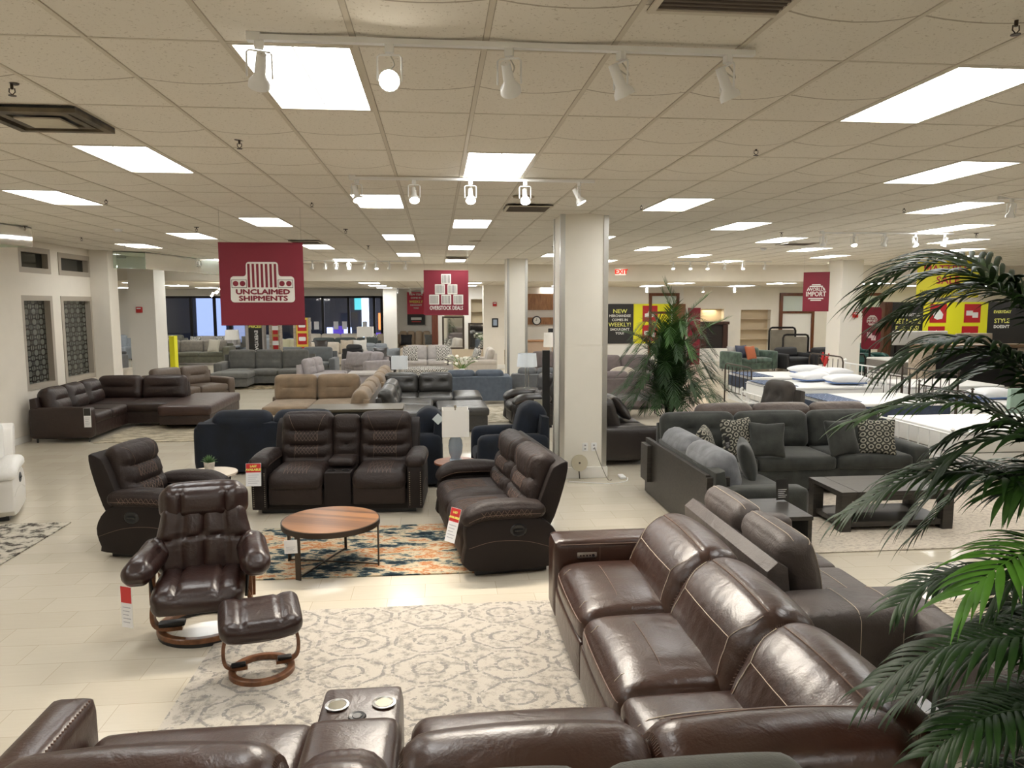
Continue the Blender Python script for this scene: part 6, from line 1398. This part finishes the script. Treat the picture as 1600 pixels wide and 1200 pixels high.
bed('white mattress with navy sides on a dark metal bed, farthest of the bed row', 7.15, 9.2, 16.3, 17.8, .42, .72, NVY, BRZ, .97, 1.2, arch=True)
bed('thick white mattress on a white metal bed, second in the bed row', 6.75, 9.0, 14.3, 15.8, .35, .72, MW, WHITE, .55, 1.16)
bed('navy sided mattress with quilted foot cover, nearest bed before the tufted armchair', 6.75, 8.85, 12.0, 13.5, .40, .70, NVY, BRZ, .42, 1.25)
bed('white mattress on a white railed bed behind the foreground palm', 7.0, 9.2, 9.4, 11.0, .38, .66, MW, WHITE, .7, 0, quilt=False)
bed('white bed partly hidden between the second bed and the far grey mattress', 9.7, 11.8, 14.4, 15.9, .4, .7, MW, BRZ, .95, 0, quilt=False)
bed('white mattress with a blue edge behind the palm, right of the nearest bed', 9.4, 11.4, 12.2, 13.6, .36, .62, MW, BRZ, .9, 0)
PW = mat('pillow white', (.85, .85, .86), .8); PB = mat('pillow blue edge', (.12, .2, .42), .7)
for x, y, z, rz, l in ((8.05, 15.35, .87, .2, 'smaller white pillow on the second bed, left'), (8.45, 14.7, .87, -.1, 'large white pillow with navy underside on the second bed'), (8.8, 17.0, .87, .1, 'white pillow on the farthest bed'), (8.6, 15.55, .93, .4, 'white pillow nearest the white headboard posts'), (10.3, 12.9, .76, .1, 'white pillow with blue edge behind the palm')):
    p = pillow(l, x, y, z, .75, .5, .2, PW, rz=rz, flat=True, name='bed_pillow'); Geo().rb(.7, .45, .04, .02, T(0, 0, -.07), n=(4, 4, 2)).build('underside', PB, p)
o = thing('bed', 'grey sided mattress before the tufted white headboard', 'bed', (14.9, 22.1, 0)); mattress(o, 13.8, 16.1, 21.0, 22.9, .3, .68, GRM)
for x in (-1.1, 1.05):
    for y in (-1.0, .8): leg(o, x, y, .1, BLKM, .03)
o = thing('headboard', 'white diamond tufted headboard on display before the black partition sign', 'headboard', (17.05, 25, 0)); Geo().pad(Pad(2.05, .5, .12, .04, (0, 0, .02), tuft_relief(np.linspace(-.9, .9, 8), (-.5, .1, .65), .03, .07)), UP(0, 0, 1.2), (48, 14, 3)).build('tufted_panel', MW, o)
for s in (-1, 1): Geo().box(s*.9-.04, s*.9+.04, 0, .05, 0, 1.0).build('leg', BLKM, o)
o = thing('headboard', 'beige headboard right of the tufted white headboard', 'headboard', (19.1, 25, 0)); Geo().rbx(-.7, .7, -.05, .05, .6, 1.36, .04).build('panel', BEI, o)
for s in (-1, 1): Geo().box(s*.5-.04, s*.5+.04, -.03, .03, 0, .62).build('leg', BLKM, o)
sofa('dark armless seat under the tufted white headboard', 16.9, 24.2, 0, BKF, 1.2, n=1, al=0, ar=0, bh=.85, res=6, name='slipper_chair', cat='chair')
# cabinet with light wood sides
o = thing('media_cabinet', 'pale oak topped open black cabinet behind the palm fronds at the right', 'cabinet', (13.9, 18.3, 0))
Geo().rbx(-1.5, -1.14, -.3, .3, .25, 1.27, .008).rbx(1.14, 1.5, -.3, .3, .25, 1.27, .008).build('side_panel', GREYW, o); Geo().rbx(-1.5, 1.5, -.32, .3, 1.27, 1.36, .008).build('cabinet_top', wood('brown oak', (.16, .1, .06), (.3, .2, .12), (1, 9, 9), .4), o); Geo().rbx(-1.14, 1.14, -.25, .3, .25, 1.27, .005).build('black_interior', BLK, o)
for s in (-1, 1): Geo().box(s*1.4-.03, s*1.4+.03, -.2, .2, 0, .25).build('leg', BLKM, o)
tag(Geo().rbx(9.6, 12.2, 11.6, 11.7, 0, 1.0, .03).build('mint_headboard', fab('mint fabric', (.32, .45, .38), .08, 8, .1)), 'mint green upholstered headboard behind the palm fronds', 'headboard')
# green velvet sofa, futons, chairs far right
sofa('green velvet sofa with an orange pillow seen from its side beyond the beds', 11.2, 26.0, -R90+1.9, GV, 1.9, n=2, bh=.8, al=.25, ar=.25, ah=.72, res=10)
pillow('burnt orange pillow on the green velvet sofa', 11.1, 25.6, .68, .48, .48, .16, mat('burnt orange', (.42, .12, .05), .8), rz=.5); pillow('navy pillow beside the orange one on the green velvet sofa', 10.85, 25.8, .7, .48, .48, .16, mat('slate navy', (.06, .07, .11), .8), rz=.3); pillow('pale pillow at the left of the green velvet sofa', 10.6, 25.9, .68, .48, .45, .16, LGR, rz=.2)
for i, (x, y, l) in enumerate(((12.9, 26.2, 'left'), (14.15, 25.9, 'right'))): sofa('black futon chair in front of the brown door frame, %s one' % l, x, y, .3, BKF, 1.2, n=1, bh=.8, res=6, cat='futon', name='futon_chair', al=.1, ar=.1)
def folded(label, x, y, z0, w_, h):
    o = thing('folding_bed', label, 'folding bed', (x, y, 0)); Geo().tube([(-w_/2, 0, 0), (-w_/2, 0, z0+h-.12), (-w_/2+.04, 0, z0+h-.03), (-w_/2+.12, 0, z0+h), (w_/2-.12, 0, z0+h), (w_/2-.04, 0, z0+h-.03), (w_/2, 0, z0+h-.12), (w_/2, 0, 0)], .04, 8).build('frame', BLKM, o); Geo().rbx(-w_/2+.06, w_/2-.06, -.04, .04, .3, z0+h-.08, .02).build('canvas', mat('taupe canvas', (.25, .22, .17), .8, var=.15), o)
folded('taupe folded bed with a black rounded frame, rear of two before the door', 13.3, 27.8, .7, 1.05, .8); folded('taupe folded bed with a black frame, front of two before the door', 13.55, 27.2, .6, 1.0, .65)
o = thing('metal_bed_end', 'black arched metal bed end standing before the futon chairs', 'bed frame', (12.2, 21.5, 0)); metal_end(o, 0+o.location.x, o.location.y-.0, o.location.y+.01, .1, BLKM, 2); g = Geo(); g.tube([(-.75, 0, 0), (-.75, 0, .8), (-.68, 0, .95), (.68, 0, .88), (.75, 0, .75), (.75, 0, 0)], .03, 8); g.tube([(-.75, 0, .7), (.75, 0, .62)], .015, 6)
for k in range(5): g.tube([(-.5+k*.25, 0, .2), (-.5+k*.25, 0, .66)], .01, 5)
g.build('arch', BLKM, o); price_tag('white tag hanging on the black arched bed end', 11.55, 21.46, .55, 0, .22, .5, 0, red=False)
recliner('teal leather chair behind the white alarm pillar', 15.3, 25.2, .4, [.6], m_=TEAL, ms=TEAL, quilt=False, stud=False, knob=False, bt=.85, lean=.1)
o = thing('fireplace_mantel', 'dark brown mantel cabinet in the left wall niche', 'cabinet', (11.65, 30.7, 0)); mm = wood('mahogany', (.03, .012, .008), (.07, .028, .018), (9, 9, 1), .4)
Geo().rbx(-.62, .62, -.2, .25, 1.55, 1.68, .02).build('mantel_top', mm, o); Geo().rbx(-.58, -.36, -.14, .22, .55, 1.55, .01).rbx(.36, .58, -.14, .22, .55, 1.55, .01).build('pilaster', mm, o); Geo().rbx(-.36, .36, -.08, .22, .55, 1.55, .005).build('door', mat('dark cabinet interior', (.015, .009, .007), .5), o)
tag(Geo().rbx(10.9, 12.4, 30.3, 30.99, 0, .55, .02).build('display_ledge', WALLW), 'white ledge below the dark mantel cabinet', 'ledge')
o = thing('red_figurine', 'small red and white ornament on the bed beside the white pillar', 'ornament', (10.3, 19.0, 0)); Geo().cyl(.09, .75).build('stand', WHITE, o); g = Geo()
for k in range(7): a = k*2.4; g.tube([(0, 0, .75), (.1*math.cos(a), .08*math.sin(a), .95+.03*k)], .02, 5)
g.build('flowers', REDP, o)
l = bpy.data.lights.new('niche_light', 'AREA'); l.energy = 4; l.size = .6; l.color = (1, .85, .55); lo = bpy.data.objects.new('niche_light', l); COL.objects.link(lo); lo.location = (11.65, 31.12, 2.15)

# ================================================================== PALMS
LEAF = mat('palm leaf', (.018, .048, .010), .5, spec=.3, var=.5, vscale=2.5); LEAFB = mat('bright palm leaf', (.10, .27, .03), .5, spec=.3, var=.35, vscale=6); LEAFM = mat('mid palm leaf', (.04, .10, .018), .5, spec=.3, var=.4, vscale=4)
def frond(o, pts, ll, lw, n, m_, droop=.5, seed=0, n0=.18, sweep=.85, nseg=5):
    rs = random.Random(seed); P = catmull(pts, 10, False); cum = [0]
    for a, b in zip(P[:-1], P[1:]): cum.append(cum[-1]+np.linalg.norm(b-a))
    tot = cum[-1]; g = Geo(); g.tube([tuple(p) for p in P], [max(.0015, .007*(1-.8*c/tot)) for c in cum], 5); V = []; F_ = []
    for k in range(n):
        f = n0+(1-n0)*k/(n-1); s = f*tot; i = min(max(int(np.searchsorted(cum, s))-1, 0), len(P)-2); t = (s-cum[i])/max(cum[i+1]-cum[i], 1e-6); c = Vector(P[i]*(1-t)+P[i+1]*t); tg = Vector(P[i+1]-P[i]).normalized()
        sd = tg.cross(Vector((0, 0, 1)))
        if sd.length < .1: sd = Vector((1, 0, 0))
        sd.normalize(); up = sd.cross(tg).normalized(); L_ = ll*(1-.75*abs(f-.42)**1.3)*(.85+.3*rs.random())
        for q in (-1, 1):
            sw = sweep*(.5+.8*f)+rs.uniform(-.08, .08); d = (sd*q*math.cos(sw)+tg*math.sin(sw)+up*.28).normalized(); p = c.copy(); base = len(V); wv = d.cross(up).normalized()
            for j in range(nseg+1):
                e = j/nseg; w_ = lw*(math.sin(PI*min(1, .12+e*.88))**.6)*(1-e**4)+.0008; nrm = d.cross(wv).normalized()
                V.append(tuple(p+wv*w_*.5+nrm*w_*.12)); V.append(tuple(p-nrm*w_*.05)); V.append(tuple(p-wv*w_*.5+nrm*w_*.12))
                d = (d+Vector((0, 0, -1))*droop*(.25+.5*e)*.5).normalized(); p = p+d*L_/nseg
            for j in range(nseg):
                a = base+j*3; F_ += [(a, a+1, a+4, a+3), (a+1, a+2, a+5, a+4)]
    g.add(V, F_); return g.build('frond', m_, o, ang=60)
def tall_palm():
    X, Y = 4.02, 12.6; o = thing('potted_palm', 'tall full artificial palm in a pot behind the plush sectional, right of the nearest pillar', 'palm', (X, Y, 0)); rs = random.Random(5)
    Geo().lathe([(.001, 0), (.15, 0), (.2, .32), (.21, .34), (.18, .34), (.17, .28), (.001, .28)], 28).build('pot', mat('brown pot', (.12, .07, .045), .6), o)
    for k in range(6): a = k*1.05; Geo().tube([(.05*math.cos(a), .05*math.sin(a), .25), (.08*math.cos(a), .08*math.sin(a), .9), (.14*math.cos(a), .14*math.sin(a), 1.3)], [.02, .017, .01], 7).build('stem', mat('palm stem', (.05, .045, .02), .6, var=.3, vscale=20), o)
    fr = []
    for k in range(58):
        a = k*2.399; e = k/57; z0 = .5+.9*e; rch = (1.12-.5*e)*(.8+.35*rs.random()); top = z0+.28+.62*e*(.6+.5*rs.random()); dx, dy = math.cos(a), math.sin(a)*.75
        zt = top-.22-.35*(1-e)*rs.random()
        fr.append(([(.04*dx, .04*dy, z0-.2), (rch*.3*dx, rch*.3*dy, z0+.6*(top-z0)), (rch*.66*dx, rch*.66*dy, top), (rch*dx, rch*dy, zt)], e))
    fr += [([(0, 0, 1.4), (.0, 0, 1.9), (.05, 0, 2.25), (.02, 0, 2.5), (-.12, 0, 2.78)], 1), ([(.02, 0, 1.4), (.15, 0, 1.9), (.3, 0, 2.25), (.62, 0, 2.55)], 1), ([(-.02, 0, 1.3), (-.0, .0, 1.9), (-.02, 0, 2.35), (-.16, 0, 2.62)], 1), ([(.0, 0, 1.2), (.3, 0, 1.7), (.62, 0, 2.0), (.95, 0, 2.15)], .8), ([(.0, 0, 1.2), (-.3, 0, 1.6), (-.55, 0, 1.85), (-.85, 0, 1.95)], .8)]
    for k, (P, e) in enumerate(fr): frond(o, P, .36-.1*e, .016, 34, LEAFM if e > .75 else LEAF, .55-.25*e, k, n0=.22)
tall_palm()
def near_palm():
    X, Y = 2.55, 2.35; o = thing('potted_palm', 'large palm in the right foreground with fronds reaching across the view', 'palm', (X, Y, 0))
    Geo().lathe([(.001, 0), (.15, 0), (.19, .32), (.2, .34), (.17, .34), (.16, .28), (.001, .28)], 28).build('pot', mat('brown pot', (.12, .07, .045), .6), o)
    for k in range(5): a = k*1.26; Geo().tube([(.04*math.cos(a), .04*math.sin(a), .25), (.07*math.cos(a), .07*math.sin(a), 1.1), (.02*math.cos(a), .02*math.sin(a), 2.0)], [.024, .02, .01], 8).build('stem', mat('palm stem', (.05, .045, .02), .6, var=.3, vscale=20), o)
    S = lambda *p: [(a-X, b-Y, c) for a, b, c in p]
    FR = [(S((2.5, 2.4, 1.8), (2.36, 2.6, 2.25), (2.2, 2.75, 2.49), (2.12, 2.9, 2.59), (2.0, 3.05, 2.57), (1.9, 3.15, 2.47)), .3, .024, 34, LEAFM, .45),
          (S((2.5, 2.4, 1.9), (2.3, 2.55, 2.35), (2.15, 2.6, 2.46), (1.99, 2.6, 2.53), (1.86, 2.7, 2.53), (1.74, 2.8, 2.45)), .27, .022, 34, LEAF, .5),
          (S((2.5, 2.4, 1.6), (2.4, 2.65, 2.05), (2.2, 2.75, 2.25), (2.0, 2.8, 2.28), (1.86, 2.85, 2.2)), .3, .026, 34, LEAF, .55),
          (S((2.5, 2.4, 1.4), (2.4, 2.6, 1.8), (2.17, 2.75, 2.0), (1.95, 2.85, 2.02), (1.78, 3.0, 1.93)), .29, .022, 36, LEAFM, .45),
          (S((2.5, 2.4, 1.1), (2.35, 2.55, 1.6), (2.1, 2.6, 1.77), (1.86, 2.7, 1.76), (1.66, 2.8, 1.6)), .3, .023, 38, LEAF, .55),
          (S((2.5, 2.4, 1.1), (2.3, 2.4, 1.48), (2.06, 2.35, 1.56), (1.9, 2.3, 1.53), (1.8, 2.3, 1.45)), .28, .026, 26, LEAFB, .5),
          (S((2.5, 2.3, .8), (2.2, 2.3, 1.22), (1.95, 2.3, 1.28), (1.72, 2.35, 1.22), (1.56, 2.4, 1.08)), .27, .022, 36, LEAF, .55),
          (S((2.5, 2.3, .6), (2.25, 2.3, .95), (2.0, 2.28, 1.02), (1.8, 2.25, 1.0), (1.66, 2.25, .9)), .24, .02, 32, LEAF, .55),
          (S((2.5, 2.4, .8), (2.45, 2.7, 1.1), (2.3, 2.85, 1.25), (2.1, 2.9, 1.25), (1.95, 2.9, 1.15)), .26, .02, 32, LEAF, .5),
          (S((2.5, 2.4, 1.3), (2.35, 2.4, 1.75), (2.15, 2.45, 1.93), (2.02, 2.55, 1.92), (1.92, 2.6, 1.84)), .3, .03, 26, LEAF, .6),
          (S((2.55, 2.4, 1.5), (2.6, 2.6, 2.1), (2.5, 2.9, 2.45), (2.3, 3.1, 2.5), (2.1, 3.3, 2.35)), .3, .024, 32, LEAF, .5),
          (S((2.5, 2.3, .5), (2.3, 2.15, .8), (2.1, 2.1, .9), (1.95, 2.1, .85)), .24, .02, 26, LEAF, .5),
          (S((2.6, 2.4, 1.4), (2.9, 2.6, 2.0), (3.2, 2.7, 2.2), (3.4, 2.8, 2.1)), .3, .024, 28, LEAF, .5),
          (S((2.5, 2.4, .9), (2.4, 2.5, 1.3), (2.22, 2.6, 1.42), (2.05, 2.7, 1.35)), .28, .022, 28, LEAF, .55),
          (S((2.55, 2.2, 1.3), (2.6, 1.9, 1.9), (2.7, 1.6, 2.1), (2.8, 1.3, 2.0)), .3, .024, 28, LEAF, .5)]
    FR += [(S((2.6, 2.4, 1.0), (2.6, 2.55, 1.5), (2.45, 2.75, 1.75), (2.2, 2.9, 1.7), (2.05, 3.0, 1.5)), .3, .024, 34, LEAF, .55),
           (S((2.55, 2.3, .7), (2.5, 2.5, 1.1), (2.3, 2.6, 1.2), (2.1, 2.7, 1.05), (2.0, 2.7, .9)), .28, .022, 32, LEAF, .55),
           (S((2.55, 2.3, .5), (2.45, 2.45, .8), (2.25, 2.5, .88), (2.05, 2.5, .78)), .28, .022, 30, LEAF, .5),
           (S((2.55, 2.2, .4), (2.35, 2.3, .6), (2.15, 2.35, .66), (1.98, 2.35, .6)), .26, .022, 28, LEAF, .5),
           (S((2.6, 2.4, 1.2), (2.55, 2.7, 1.9), (2.4, 2.9, 2.2), (2.2, 3.0, 2.15)), .3, .024, 32, LEAF, .55),
           (S((2.55, 2.4, 1.2), (2.45, 2.5, 1.65), (2.25, 2.5, 1.8), (2.08, 2.5, 1.74)), .3, .026, 28, LEAFM, .6)]
    rs = random.Random(11)
    for P, ll, lw, n, m_, dr in list(FR[:12])+list(FR[15:]):
        j = [rs.uniform(-.06, .06), rs.uniform(.05, .22), rs.uniform(-.13, .09)]; e = rs.uniform(.72, .92); b0 = P[0]
        FR.append(([(b0[0]+(q[0]-b0[0])*e+j[0]*i/len(P), q[1]+j[1]*i/len(P), q[2]+j[2]*i/len(P)) for i, q in enumerate(P)], ll*.92, lw*.9, n, LEAF, dr))
    for k, (P, ll, lw, n, m_, dr) in enumerate(FR): frond(o, P, ll*1.12, lw*1.12, n, m_, dr*1.35, 100+k, n0=.12, nseg=7, sweep=.7)
near_palm()
# green grey sofa right in front of the camera
OGS = fab('olive grey suede', (.085, .085, .072), .12, 6, .15)
sofa('olive grey sofa whose back tops peek in at the bottom edge of the view', .48, 1.84, 0, OGS, 1.8, n=2, bh=.965, thick=.24, lean=.15, res=16, d=.95)
